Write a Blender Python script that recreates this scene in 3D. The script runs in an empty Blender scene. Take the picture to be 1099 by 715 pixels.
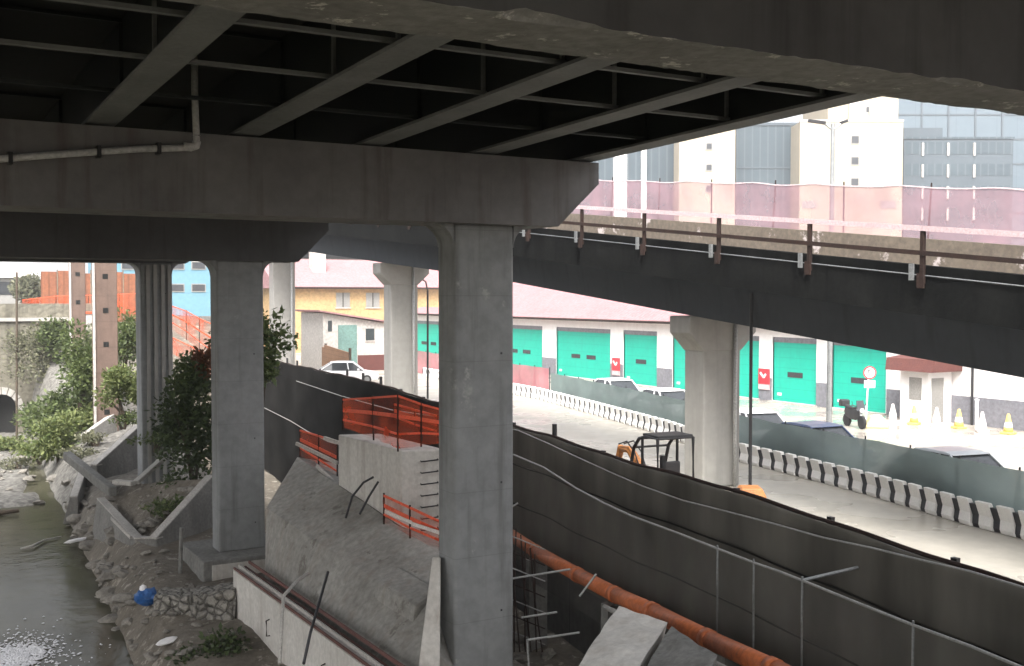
import bpy, bmesh, math, random
from mathutils import Vector, Matrix, Euler, noise as mnoise
R = math.radians
random.seed(7)
S = bpy.context.scene
COL = S.collection

# ------------------------------------------------------------------ camera
F = 1160.0
PITCH = math.atan((357.5 - 318.0) / F)
YAW = R(30)
fwd = Vector((math.sin(YAW) * math.cos(PITCH), math.cos(YAW) * math.cos(PITCH), -math.sin(PITCH)))
rgt = Vector((math.cos(YAW), -math.sin(YAW), 0))
upv = rgt.cross(fwd)
cam_d = bpy.data.cameras.new("camera")
cam = bpy.data.objects.new("camera", cam_d)
COL.objects.link(cam)
cam_d.sensor_width = 36.0
cam_d.lens = F / 1099.0 * 36.0
cam_d.clip_start = 0.1
cam_d.clip_end = 4000
cam.location = (0, 0, 0)
cam.rotation_euler = (R(90) - PITCH, 0, -YAW)
S.camera = cam

def P(px, py, X=None, Y=None, Z=None, D=None):
    """world point seen at a pixel of the 1099x715 photograph, on a given plane (D = distance ahead)"""
    d = fwd * F + rgt * (px - 549.5) + upv * (357.5 - py)
    if X is not None: s = X / d.x
    elif Y is not None: s = Y / d.y
    elif Z is not None: s = Z / d.z
    else: s = D / (d.x * math.sin(YAW) + d.y * math.cos(YAW))
    return d * s

GZ = -5.7          # street level (eye level is zero)
WZ = -9.0          # water level

# ------------------------------------------------------------------ mesh builder
class MB:
    def __init__(self):
        self.v = []; self.f = []
    def add(self, verts, faces):
        n = len(self.v)
        self.v += [Vector(p) for p in verts]
        self.f += [tuple(i + n for i in q) for q in faces]
        return self
    def box(self, x0, x1, y0, y1, z0, z1):
        return self.add([(x0, y0, z0), (x1, y0, z0), (x1, y1, z0), (x0, y1, z0), (x0, y0, z1), (x1, y0, z1), (x1, y1, z1), (x0, y1, z1)],
                        [(0, 3, 2, 1), (4, 5, 6, 7), (0, 1, 5, 4), (1, 2, 6, 5), (2, 3, 7, 6), (3, 0, 4, 7)])
    def hexa(self, lo, hi):
        """lo, hi: four points each, same order (counter-clockwise from above)"""
        return self.add(list(lo) + list(hi), [(0, 3, 2, 1), (4, 5, 6, 7), (0, 1, 5, 4), (1, 2, 6, 5), (2, 3, 7, 6), (3, 0, 4, 7)])
    def sweep(self, sections):
        """closed solid through a list of sections (equal length loops)"""
        n = len(sections[0]); vs = []; fs = []
        for s in sections: vs += list(s)
        for i in range(len(sections) - 1):
            for j in range(n):
                k = (j + 1) % n
                fs.append((i * n + j, i * n + k, (i + 1) * n + k, (i + 1) * n + j))
        fs.append(tuple(reversed(range(n))))
        fs.append(tuple((len(sections) - 1) * n + j for j in range(n)))
        return self.add(vs, fs)
    def prism(self, poly, axis, a0, a1):
        def m(p, a):
            if axis == 'x': return (a, p[0], p[1])
            if axis == 'y': return (p[0], a, p[1])
            return (p[0], p[1], a)
        return self.sweep([[m(p, a0) for p in poly], [m(p, a1) for p in poly]])
    def tube(self, pts, r, n=8):
        pts = [Vector(p) for p in pts]
        secs = []
        for i, p in enumerate(pts):
            t = (pts[min(i + 1, len(pts) - 1)] - pts[max(i - 1, 0)]).normalized()
            a = t.cross(Vector((0, 0, 1)))
            if a.length < 0.05: a = t.cross(Vector((1, 0, 0)))
            a.normalize(); b = t.cross(a).normalized()
            rr = r[i] if isinstance(r, (list, tuple)) else r
            secs.append([p + a * (rr * math.cos(2 * math.pi * k / n)) + b * (rr * math.sin(2 * math.pi * k / n)) for k in range(n)])
        return self.sweep(secs)
    def bar(self, p0, p1, w, h):
        p0, p1 = Vector(p0), Vector(p1)
        t = (p1 - p0).normalized()
        a = t.cross(Vector((0, 0, 1)))
        if a.length < 0.05: a = Vector((1, 0, 0))
        a.normalize(); b = a.cross(t).normalized()
        sec = lambda p: [p + a * sx * w / 2 + b * sz * h / 2 for sx, sz in ((-1, -1), (1, -1), (1, 1), (-1, 1))]
        return self.sweep([sec(p0), sec(p1)])
    def lathe(self, prof, n=20, c=(0, 0, 0)):
        c = Vector(c)
        return self.sweep([[c + Vector((r * math.cos(2 * math.pi * k / n), r * math.sin(2 * math.pi * k / n), z)) for k in range(n)] for r, z in prof])
    def wheel(self, c, r, w, n=18, prof=None):
        """disc with its axle along x"""
        c = Vector(c)
        prof = prof or [(r * .9, -w / 2), (r, -w / 3), (r, w / 3), (r * .9, w / 2)]
        return self.sweep([[c + Vector((z, rr * math.cos(2 * math.pi * k / n), rr * math.sin(2 * math.pi * k / n))) for k in range(n)] for rr, z in prof])
    def build(self, name, mat, parent=None, local=False, bevel=0, seg=2, smooth=False, kind=None):
        vs = self.v
        o_loc = Vector((0, 0, 0))
        if not local:
            if parent is not None:
                off = Vector((0, 0, 0)); q = parent
                while q is not None:
                    off += q.location; q = q.parent
            else:
                lo = [min(p[i] for p in vs) for i in range(3)]; hi = [max(p[i] for p in vs) for i in range(3)]
                off = Vector(((lo[0] + hi[0]) / 2, (lo[1] + hi[1]) / 2, lo[2])); o_loc = off
            vs = [p - off for p in vs]
        me = bpy.data.meshes.new(name)
        me.from_pydata([tuple(p) for p in vs], [], self.f)
        bm = bmesh.new(); bm.from_mesh(me)
        bmesh.ops.recalc_face_normals(bm, faces=bm.faces)
        bm.to_mesh(me); bm.free()
        me.materials.append(mat)
        if smooth:
            for p in me.polygons: p.use_smooth = True
        o = bpy.data.objects.new(name, me)
        COL.objects.link(o)
        o.parent = parent
        o.location = o_loc
        if bevel:
            m = o.modifiers.new("bevel", 'BEVEL'); m.width = bevel; m.segments = seg; m.limit_method = 'ANGLE'; m.angle_limit = R(40)
        if kind: o['kind'] = kind
        return o

def tag(o, label, cat, group=None, kind=None):
    o['label'] = label; o['category'] = cat
    if group: o['group'] = group
    if kind: o['kind'] = kind
    return o
def thing(name, label, cat, loc=(0, 0, 0), group=None, rz=0):
    o = bpy.data.objects.new(name, None); COL.objects.link(o)
    o.location = loc; o.rotation_euler = (0, 0, rz); o.empty_display_size = .3
    return tag(o, label, cat, group)
def dup(root, loc, rz=0, label=None, group=None, scale=None):
    r = root.copy(); COL.objects.link(r); r.location = loc; r.rotation_euler = (0, 0, rz)
    if label: r['label'] = label
    if group: r['group'] = group
    if scale: r.scale = scale
    def rec(a, b):
        for ch in [c for c in a.children]:
            c = ch.copy(); COL.objects.link(c); c.parent = b
            rec(ch, c)
    rec(root, r)
    return r

# ------------------------------------------------------------------ materials
def pmat(name, c1, c2=None, scale=1.0, rough=.8, bump=.15, bscale=None, streak=None, streak_amt=0.6, spot=None, spot_scale=1.2, spot_cut=.6,
         metallic=0.0, spec=.4, rough2=None, fine=.25):
    m = bpy.data.materials.new(name); m.use_nodes = True
    N = m.node_tree.nodes; L = m.node_tree.links
    b = N["Principled BSDF"]
    g = N.new("ShaderNodeNewGeometry")
    def noise(sc, det=6, vec=None, rgh=.6):
        n = N.new("ShaderNodeTexNoise"); n.inputs["Scale"].default_value = sc; n.inputs["Detail"].default_value = det; n.inputs["Roughness"].default_value = rgh
        L.new(vec or g.outputs["Position"], n.inputs["Vector"]); return n.outputs["Fac"]
    def ramp(v, a, bb):
        r = N.new("ShaderNodeMapRange"); r.inputs["From Min"].default_value = a; r.inputs["From Max"].default_value = bb
        L.new(v, r.inputs["Value"]); return r.outputs["Result"]
    def mix(f, a, bb):
        x = N.new("ShaderNodeMix"); x.data_type = 'RGBA'
        for sock, val in ((x.inputs["Factor"], f), (x.inputs["A"], a), (x.inputs["B"], bb)):
            if isinstance(val, (int, float)): sock.default_value = val
            elif isinstance(val, tuple): sock.default_value = (*val[:3], 1)
            else: L.new(val, sock)
        return x.outputs["Result"]
    c2 = c2 or tuple(c * .7 for c in c1)
    col = mix(ramp(noise(scale), .3, .7), c1, c2)
    fn = noise(scale * 9, 4)
    if fine:
        dk = mix(ramp(fn, .35, .65), tuple(1 - fine for _ in range(3)), (1 + fine * .4,) * 3)
        x = N.new("ShaderNodeMix"); x.data_type = 'RGBA'; x.blend_type = 'MULTIPLY'; x.inputs["Factor"].default_value = 1
        L.new(col, x.inputs["A"]); L.new(dk, x.inputs["B"]); col = x.outputs["Result"]
    if streak:
        mp = N.new("ShaderNodeMapping"); mp.inputs["Scale"].default_value = (2.2, 2.2, .16)
        L.new(g.outputs["Position"], mp.inputs["Vector"])
        f = ramp(noise(1.3, 5, mp.outputs["Vector"]), .52, .72)
        mm = N.new("ShaderNodeMath"); mm.operation = 'MULTIPLY'; mm.inputs[1].default_value = streak_amt; L.new(f, mm.inputs[0])
        col = mix(mm.outputs[0], col, streak)
    if spot:
        f = ramp(noise(spot_scale, 8, None, .7), spot_cut, spot_cut + .04)
        col = mix(f, col, spot)
    L.new(col, b.inputs["Base Color"])
    b.inputs["Roughness"].default_value = rough
    if rough2 is not None:
        r = ramp(noise(.35, 3), .42, .58)
        mr = N.new("ShaderNodeMapRange"); mr.inputs["To Min"].default_value = rough; mr.inputs["To Max"].default_value = rough2
        L.new(r, mr.inputs["Value"]); L.new(mr.outputs["Result"], b.inputs["Roughness"])
    b.inputs["Metallic"].default_value = metallic
    b.inputs["Specular IOR Level"].default_value = spec
    if bump:
        bp = N.new("ShaderNodeBump"); bp.inputs["Strength"].default_value = bump; bp.inputs["Distance"].default_value = .05
        L.new(noise(bscale or scale * 6, 6), bp.inputs["Height"]); L.new(bp.outputs["Normal"], b.inputs["Normal"])
    return m

def lines(m, axis_scale, amt=.5, width=.06, col=(0.02, .02, .02), vec_rot=(0, 0, 0), coord='Position'):
    """adds thin dark joints at a spacing along x / z of the chosen coordinates (brick texture without offset)"""
    N = m.node_tree.nodes; L = m.node_tree.links; b = N["Principled BSDF"]
    src = b.inputs["Base Color"].links[0].from_socket
    if coord == 'Position':
        v = N.new("ShaderNodeNewGeometry").outputs["Position"]
    else:
        v = N.new("ShaderNodeTexCoord").outputs["Object"]
    mp = N.new("ShaderNodeMapping"); mp.inputs["Rotation"].default_value = vec_rot
    L.new(v, mp.inputs["Vector"])
    sx = N.new("ShaderNodeSeparateXYZ"); L.new(mp.outputs["Vector"], sx.inputs[0])
    fac = None
    for i, s in enumerate(axis_scale):
        if not s: continue
        a = N.new("ShaderNodeMath"); a.operation = 'MULTIPLY'; a.inputs[1].default_value = 1 / s; L.new(sx.outputs[i], a.inputs[0])
        fr = N.new("ShaderNodeMath"); fr.operation = 'FRACT'; L.new(a.outputs[0], fr.inputs[0])
        lt = N.new("ShaderNodeMath"); lt.operation = 'LESS_THAN'; lt.inputs[1].default_value = width; L.new(fr.outputs[0], lt.inputs[0])
        if fac is None: fac = lt.outputs[0]
        else:
            mx = N.new("ShaderNodeMath"); mx.operation = 'MAXIMUM'; L.new(fac, mx.inputs[0]); L.new(lt.outputs[0], mx.inputs[1]); fac = mx.outputs[0]
    mm = N.new("ShaderNodeMath"); mm.operation = 'MULTIPLY'; mm.inputs[1].default_value = amt; L.new(fac, mm.inputs[0])
    x = N.new("ShaderNodeMix"); x.data_type = 'RGBA'; L.new(mm.outputs[0], x.inputs["Factor"]); L.new(src, x.inputs["A"]); x.inputs["B"].default_value = (*col, 1)
    L.new(x.outputs["Result"], b.inputs["Base Color"])
    return m

def netmat(name, col, alpha, fold=.25, rough=.8, vary=.2, vscale=(.5, .5, .9)):
    """woven netting: part of the light goes straight through its holes"""
    m = bpy.data.materials.new(name); m.use_nodes = True
    N = m.node_tree.nodes; L = m.node_tree.links
    N.remove(N["Principled BSDF"])
    out = N["Material Output"]
    t = N.new("ShaderNodeBsdfTransparent"); d = N.new("ShaderNodeBsdfDiffuse"); tl = N.new("ShaderNodeBsdfTranslucent")
    g = N.new("ShaderNodeNewGeometry")
    n = N.new("ShaderNodeTexNoise"); n.inputs["Scale"].default_value = .9; n.inputs["Detail"].default_value = 5; L.new(g.outputs["Position"], n.inputs["Vector"])
    mr = N.new("ShaderNodeMapRange"); mr.inputs["From Min"].default_value = .3; mr.inputs["From Max"].default_value = .7
    mr.inputs["To Min"].default_value = max(0, alpha - fold); mr.inputs["To Max"].default_value = min(1, alpha + fold); L.new(n.outputs["Fac"], mr.inputs["Value"])
    mp = N.new("ShaderNodeMapping"); mp.inputs["Scale"].default_value = vscale; L.new(g.outputs["Position"], mp.inputs["Vector"])
    n2 = N.new("ShaderNodeTexNoise"); n2.inputs["Scale"].default_value = .8; n2.inputs["Detail"].default_value = 4; L.new(mp.outputs["Vector"], n2.inputs["Vector"])
    cr = N.new("ShaderNodeValToRGB"); cr.color_ramp.elements[0].position = .35; cr.color_ramp.elements[1].position = .65
    cr.color_ramp.elements[0].color = (*[c * (1 - vary) for c in col], 1); cr.color_ramp.elements[1].color = (*[c * (1 + vary * .4) for c in col], 1); L.new(n2.outputs["Fac"], cr.inputs[0])
    L.new(cr.outputs[0], d.inputs["Color"]); L.new(cr.outputs[0], tl.inputs["Color"])
    m1 = N.new("ShaderNodeMixShader"); m1.inputs[0].default_value = .35; L.new(d.outputs[0], m1.inputs[1]); L.new(tl.outputs[0], m1.inputs[2])
    m2 = N.new("ShaderNodeMixShader"); L.new(mr.outputs["Result"], m2.inputs[0]); L.new(t.outputs[0], m2.inputs[1]); L.new(m1.outputs[0], m2.inputs[2])
    L.new(m2.outputs[0], out.inputs["Surface"])
    return m

def leafmat(name, a, b):
    m = bpy.data.materials.new(name); m.use_nodes = True
    N = m.node_tree.nodes; L = m.node_tree.links
    p = N["Principled BSDF"]; g = N.new("ShaderNodeNewGeometry")
    r = N.new("ShaderNodeValToRGB")
    r.color_ramp.elements[0].color = (*a, 1); r.color_ramp.elements[1].color = (*b, 1)
    L.new(g.outputs["Random Per Island"], r.inputs[0]); L.new(r.outputs[0], p.inputs["Base Color"])
    p.inputs["Roughness"].default_value = .55; p.inputs["Specular IOR Level"].default_value = .3
    tl = N.new("ShaderNodeBsdfTranslucent"); L.new(r.outputs[0], tl.inputs["Color"])
    mx = N.new("ShaderNodeMixShader"); mx.inputs[0].default_value = .3
    L.new(p.outputs[0], mx.inputs[1]); L.new(tl.outputs[0], mx.inputs[2]); L.new(mx.outputs[0], N["Material Output"].inputs["Surface"])
    return m

M = {}
M['conc'] = lines(pmat("pier_concrete", (.27, .277, .276), (.20, .205, .204), .45, .85, .08, 7, streak=(.105, .104, .10), streak_amt=.75, spot=(.33, .33, .315), spot_scale=.7, spot_cut=.64, fine=.14), (0, 0, 1.25), .25, .012, (.07, .07, .07))
M['conc_dark'] = pmat("dark_concrete", (.105, .105, .106), (.07, .07, .071), .5, .9, .08, 7, streak=(.04, .039, .038), streak_amt=.6, fine=.08)  # darker even base with darker streaks
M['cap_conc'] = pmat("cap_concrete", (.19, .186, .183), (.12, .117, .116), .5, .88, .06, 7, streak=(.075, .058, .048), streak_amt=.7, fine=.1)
M['soffit'] = pmat("spalled_bounce_lit_concrete", (.25, .247, .238), (.17, .167, .16), 1.0, .9, .45, 9, spot=(.5, .485, .445), spot_scale=2.8, spot_cut=.585, fine=.2)  # base made paler to stand in for bounce light; spots are peeling paint
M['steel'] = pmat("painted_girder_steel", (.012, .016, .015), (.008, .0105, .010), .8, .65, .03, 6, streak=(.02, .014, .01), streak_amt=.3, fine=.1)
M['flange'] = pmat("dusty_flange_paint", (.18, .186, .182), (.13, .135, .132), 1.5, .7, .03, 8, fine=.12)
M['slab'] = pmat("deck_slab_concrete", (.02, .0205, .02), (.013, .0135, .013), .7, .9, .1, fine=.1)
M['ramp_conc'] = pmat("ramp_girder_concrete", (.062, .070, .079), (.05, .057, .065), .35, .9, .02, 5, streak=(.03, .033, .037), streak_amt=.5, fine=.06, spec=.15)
M['fascia'] = pmat("blackened_fascia", (.006, .0065, .0065), (.014, .0145, .0135), .9, 1.0, .15, 8, streak=(.003, .003, .003), streak_amt=.8, spec=.02)
M['parapet'] = pmat("peeling_parapet", (.15, .12, .088), (.115, .092, .07), .8, .85, .15, 8, spot=(.42, .36, .34), spot_scale=.9, spot_cut=.58)
M['conc_light'] = pmat('light_pier_concrete', (.33, .32, .295), (.27, .262, .245), .45, .85, .05, 7, streak=(.17, .165, .155), streak_amt=.4, fine=.07)
M['rust'] = pmat("rusty_steel", (.040, .023, .018), (.022, .015, .013), 3, .85, .1, 20, spec=.15)
M['rust_red'] = pmat('red_rusted_formwork', (.17, .075, .06), (.10, .05, .042), 3, .85, .1, 20)
M['rail_white'] = pmat("pale_pink_rail", (.62, .46, .47), (.5, .38, .39), 2, .5, .03)
M['dark_metal'] = pmat("dark_metal", (.035, .035, .036), (.022, .022, .024), 3, .5, .05, metallic=.3)
M['grey_metal'] = pmat("galvanised_metal", (.34, .35, .35), (.25, .26, .26), 3, .45, .05, metallic=.6)
M['wire'] = pmat("pale_wire", (.42, .42, .40), (.3, .3, .29), 3, .5, 0, metallic=.3)
M['pipe_white'] = pmat("pale_plastic_pipe", (.5, .5, .49), (.4, .4, .39), 2, .5, .03)
M['asphalt'] = pmat("wet_pale_road", (.45, .415, .35), (.34, .312, .262), .3, .26, .03, 9, streak=None, rough2=.55, spec=.5, fine=.08)
M['yard'] = pmat("wet_yard_concrete", (.36, .325, .28), (.29, .262, .226), .2, .16, .015, 9, rough2=.5, spec=.5, fine=.06)
M['soil'] = pmat("rubble_soil", (.175, .152, .12), (.10, .086, .066), .7, .95, .9, 5, spot=(.29, .265, .225), spot_scale=2.6, spot_cut=.57)
M['old_conc'] = pmat("weathered_concrete", (.21, .206, .19), (.15, .146, .135), 1.1, .95, .5, 6, streak=(.08, .076, .068), streak_amt=.5, spot=(.10, .095, .083), spot_scale=1.7, spot_cut=.62)
M['white_conc'] = pmat("fresh_pale_concrete", (.60, .575, .53), (.48, .455, .415), 1.0, .9, .12, 6, streak=(.28, .235, .195), streak_amt=.55, fine=.14)
M['slope_conc'] = pmat("rough_sprayed_concrete", (.33, .318, .29), (.235, .225, .203), .75, .95, .35, 4, streak=(.20, .155, .12), streak_amt=.45, spot=(.15, .14, .122), spot_scale=1.0, spot_cut=.6)
M['channel'] = pmat("grey_channel_concrete", (.21, .202, .186), (.145, .14, .13), 1.3, .95, .3, 6, streak=(.085, .08, .073), streak_amt=.6)
M['edge'] = pmat("pale_worn_edge", (.48, .455, .42), (.36, .34, .31), 2, .9, .3)
M['stone'] = pmat("bank_stone", (.27, .25, .215), (.15, .138, .12), 1.6, .95, .5, 9)
M['orange_pipe'] = pmat("orange_plastic_pipe", (.56, .155, .05), (.46, .125, .042), 1.2, .5, .03, spot=(.25, .095, .05), spot_scale=1.5, spot_cut=.62)
M['orange_paint'] = pmat("orange_machine_paint", (.55, .22, .06), (.42, .165, .05), 2, .55, .02, streak=(.28, .14, .07), streak_amt=.4)
M['orange_net'] = netmat("orange_safety_net", (.75, .12, .045), .32, .3)
M['orange_solid'] = pmat("orange_tape", (.8, .12, .05), (.65, .1, .04), 3, .6, .05)
M['white_tape'] = pmat("white_tape", (.75, .7, .66), (.6, .55, .5), 3, .6, .05)
M['pink_net'] = netmat("faded_pink_net", (.42, .245, .275), .58, .14)
M['red_net'] = netmat("faded_red_net", (.62, .25, .28), .85, .1)
M['green_net'] = netmat("green_debris_mesh", (.27, .335, .325), .965, .025)
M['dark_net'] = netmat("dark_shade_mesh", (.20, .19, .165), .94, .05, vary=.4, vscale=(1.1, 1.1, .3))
M['dark_net_far'] = netmat("shaded_and_seam_mesh", (.035, .034, .032), .96, .03, vary=.4)  # darker copy of the mesh, shade of the far stretch painted in; seams too
M['dark_net_near'] = netmat("thin_shade_mesh", (.16, .152, .135), .34, .15)
M['hoarding'] = lines(pmat("dark_hoarding", (.11, .107, .098), (.06, .058, .053), .5, .85, .1, 4, streak=(.04, .038, .034), streak_amt=.6), (0, 2.4, 0), .7, .02, (.015, .015, .015))
M['white_paint'] = pmat("white_wall_paint", (.85, .83, .82), (.80, .78, .765), .4, .7, .02, streak=(.62, .58, .55), streak_amt=.25, fine=.05)
M['dado'] = pmat("grey_dado_paint", (.20, .20, .22), (.16, .16, .18), .6, .75, .04)
M['teal'] = lines(pmat("teal_door_paint", (.006, .42, .305), (.005, .375, .27), .4, .5, .02, streak=(.012, .30, .22), streak_amt=.4, fine=.06), (0, 0, .55), .35, .05, (.0, .16, .12))
M['roof_tile'] = lines(pmat("pink_roof_tiles", (.36, .20, .205), (.31, .17, .175), .6, .9, .1, 12, spot=(.27, .14, .14), spot_scale=1.5, spot_cut=.62, spec=.1), (0, .38, 0), .35, .22, (.2, .1, .1))
M['roof_red'] = pmat("red_brown_roof_tiles", (.13, .045, .036), (.10, .035, .03), 2, .85, .2, 14)
M['yellow_wall'] = pmat("yellow_stucco", (.50, .33, .16), (.46, .30, .145), .5, .85, .05)
M['peach_wall'] = pmat("pale_stucco", (.52, .485, .45), (.45, .42, .39), .6, .85, .05)
M['cream'] = pmat("cream_render", (.40, .35, .265), (.37, .325, .245), .12, .85, .04, streak=(.31, .27, .21), streak_amt=.3, fine=.06)
M['blue_wall'] = pmat("light_blue_wall", (.13, .27, .35), (.12, .25, .32), .3, .8, .03, fine=.08)
M['brown_panel'] = lines(pmat("rust_brown_sheeting", (.30, .11, .05), (.22, .085, .045), .6, .75, .05, streak=(.14, .06, .035)), (.5, 0, 0), .5, .25, (.1, .04, .02))
M['wood'] = lines(pmat("brown_planks", (.36, .20, .11), (.28, .15, .085), 1.2, .8, .1), (0, 0, .3), .5, .1, (.1, .05, .03))
M['tower_brown'] = lines(pmat("brown_pier_concrete", (.17, .115, .09), (.12, .083, .066), 1.1, .85, .08, 8, streak=(.065, .047, .04), streak_amt=.55, fine=.1), (0, 0, 1.3), .35, .02, (.05, .035, .03))
M['glassbl'] = lines(pmat("blue_curtain_glass", (.20, .27, .31), (.15, .21, .25), .06, .12, 0, spec=.7, fine=.05), (1.5, 0, 3.4), .55, .05, (.35, .4, .43), coord='Object')
M['glasspale'] = lines(pmat("pale_curtain_glass", (.115, .15, .175), (.085, .12, .145), .05, .4, 0, spec=.2, fine=.05), (3.0, 0, 3.6), .5, .03, (.055, .075, .09), coord='Object')
M['glassdark'] = lines(pmat("grey_ribbed_glass", (.062, .086, .10), (.042, .062, .075), .12, .35, 0, spec=.25, fine=.05), (.9, 0, 0), .45, .18, (.13, .148, .16), coord='Object')
M['band'] = pmat("grey_blue_spandrel", (.066, .088, .103), (.056, .075, .09), .2, .6, .02, fine=.06)
M['window'] = pmat("dark_window_glass", (.045, .05, .055), (.03, .034, .038), 1, .15, 0, spec=.6)
M['window_grey'] = pmat("grey_shutter", (.30, .29, .27), (.24, .235, .22), 2, .5, .02)
M['green_door'] = pmat("grey_green_door", (.16, .27, .24), (.12, .21, .19), 1, .6, .03)
M['water'] = None
M['car_white'] = pmat("white_car_paint", (.80, .80, .81), (.77, .77, .78), .5, .25, 0, spec=.6, fine=.02)
M['car_blue'] = pmat("blue_car_paint", (.05, .075, .15), (.045, .068, .135), .5, .3, 0, spec=.5, fine=.02)
M['car_silver'] = pmat("silver_car_paint", (.45, .47, .48), (.42, .44, .45), .5, .28, 0, metallic=.5, fine=.02)
M['tyre'] = pmat("tyre_rubber", (.025, .025, .026), (.018, .018, .019), 4, .8, .05)
M['lamp_glass'] = pmat("lamp_lens", (.7, .7, .68), (.6, .6, .58), 4, .2, 0)
M['red_lens'] = pmat("red_lens", (.45, .02, .02), (.35, .015, .015), 4, .25, 0)
M['plastic_white'] = pmat("white_plastic", (.86, .84, .80), (.8, .78, .74), 2, .5, .03, fine=.06)
M['plastic_black'] = pmat("black_plastic", (.03, .03, .032), (.02, .02, .022), 3, .5, .03)
M['cone_white'] = pmat("white_cone_paint", (.80, .74, .72), (.66, .6, .58), 3, .6, .05)
M['cone_yellow'] = pmat("yellow_cone_paint", (.78, .58, .16), (.66, .48, .14), 3, .6, .05)
M['block_yellow'] = pmat("pale_yellow_paint", (.78, .66, .34), (.66, .56, .3), 3, .6, .05)
M['sign_red'] = pmat("sign_red", (.58, .035, .05), (.5, .03, .045), 2, .5, 0)
M['sign_white'] = pmat("sign_white", (.82, .82, .82), (.78, .78, .78), 2, .5, 0)
M['sign_black'] = pmat("sign_black", (.02, .02, .022), (.018, .018, .02), 2, .5, 0)
M['blue_bag'] = pmat("blue_plastic_sack", (.03, .12, .34), (.02, .085, .26), 2, .45, .3, 9)
M['bark'] = pmat("bark", (.10, .075, .05), (.06, .045, .032), 3, .9, .5)
M['leaf_mid'] = leafmat("green_leaves", (.045, .07, .02), (.15, .185, .07))
M['leaf_bright'] = leafmat("bright_leaves", (.065, .095, .028), (.21, .235, .09))
M['leaf_dark'] = leafmat("dark_leaves", (.022, .036, .013), (.075, .105, .035))
M['leaf_grey'] = leafmat("grey_green_leaves", (.09, .10, .06), (.24, .235, .15))
M['leaf_dry'] = leafmat("dry_leaves", (.10, .045, .025), (.22, .09, .04))
M['mason'] = pmat("rubble_masonry", (.33, .31, .27), (.2, .188, .165), 2.2, .95, 1.0, 4, spot=(.10, .093, .08), spot_scale=3.5, spot_cut=.58)
M['debris'] = pmat("pale_debris", (.5, .48, .44), (.36, .34, .31), 3, .9, .3)
M['old_stone'] = pmat("old_bridge_stone", (.23, .212, .165), (.14, .13, .10), .5, .95, .4, 5, streak=(.065, .06, .045), streak_amt=.75, spot=(.10, .10, .065), spot_scale=.8, spot_cut=.6)
M['black_void'] = pmat("void_shade_black", (.02, .02, .019), (.012, .012, .011), 1, .95, .1)  # flat black painted for the shade inside the arch and pier holes

def rubble_joints(m, sc, amt, col, dist=.05):
    N = m.node_tree.nodes; L = m.node_tree.links; b = N["Principled BSDF"]
    src = b.inputs["Base Color"].links[0].from_socket
    g = N.new("ShaderNodeNewGeometry"); v = N.new("ShaderNodeTexVoronoi"); v.feature = 'DISTANCE_TO_EDGE'; v.inputs["Scale"].default_value = sc
    L.new(g.outputs["Position"], v.inputs["Vector"])
    r = N.new("ShaderNodeMapRange"); r.inputs["From Max"].default_value = .09; r.inputs["To Min"].default_value = amt; r.inputs["To Max"].default_value = 0
    L.new(v.outputs["Distance"], r.inputs["Value"])
    x = N.new("ShaderNodeMix"); x.data_type = 'RGBA'; L.new(r.outputs["Result"], x.inputs["Factor"]); L.new(src, x.inputs["A"]); x.inputs["B"].default_value = (*col, 1)
    L.new(x.outputs["Result"], b.inputs["Base Color"])
    bp = N.new("ShaderNodeBump"); bp.inputs["Strength"].default_value = 1; bp.inputs["Distance"].default_value = dist
    r2 = N.new("ShaderNodeMapRange"); r2.inputs["From Max"].default_value = .2; L.new(v.outputs["Distance"], r2.inputs["Value"])
    L.new(r2.outputs["Result"], bp.inputs["Height"]); L.new(b.inputs["Normal"].links[0].from_socket, bp.inputs["Normal"]); L.new(bp.outputs["Normal"], b.inputs["Normal"])
rubble_joints(M['mason'], 4.2, .85, (.05, .046, .04), .08)
rubble_joints(M['old_stone'], 1.9, .15, (.12, .11, .085), .015)
def gravel_upstream(m):
    N = m.node_tree.nodes; L = m.node_tree.links; b = N["Principled BSDF"]
    src = b.inputs["Base Color"].links[0].from_socket
    g = N.new("ShaderNodeNewGeometry"); sx = N.new("ShaderNodeSeparateXYZ"); L.new(g.outputs["Position"], sx.inputs[0])
    n = N.new("ShaderNodeTexNoise"); n.inputs["Scale"].default_value = 5; n.inputs["Detail"].default_value = 8; L.new(g.outputs["Position"], n.inputs["Vector"])
    rr = N.new("ShaderNodeValToRGB"); rr.color_ramp.elements[0].position = .38; rr.color_ramp.elements[1].position = .62
    rr.color_ramp.elements[0].color = (.075, .071, .062, 1); rr.color_ramp.elements[1].color = (.20, .19, .17, 1); L.new(n.outputs["Fac"], rr.inputs[0])
    r = N.new("ShaderNodeMapRange"); r.inputs["From Min"].default_value = 42; r.inputs["From Max"].default_value = 49; L.new(sx.outputs[1], r.inputs["Value"])
    r3 = N.new("ShaderNodeMapRange"); r3.inputs["From Min"].default_value = 14; r3.inputs["From Max"].default_value = 11; L.new(sx.outputs[0], r3.inputs["Value"])
    mu = N.new("ShaderNodeMath"); mu.operation = 'MULTIPLY'; L.new(r.outputs["Result"], mu.inputs[0]); L.new(r3.outputs["Result"], mu.inputs[1])
    x = N.new("ShaderNodeMix"); x.data_type = 'RGBA'; L.new(mu.outputs[0], x.inputs["Factor"]); L.new(src, x.inputs["A"]); L.new(rr.outputs[0], x.inputs["B"])
    L.new(x.outputs["Result"], b.inputs["Base Color"])
gravel_upstream(M['soil'])

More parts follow.
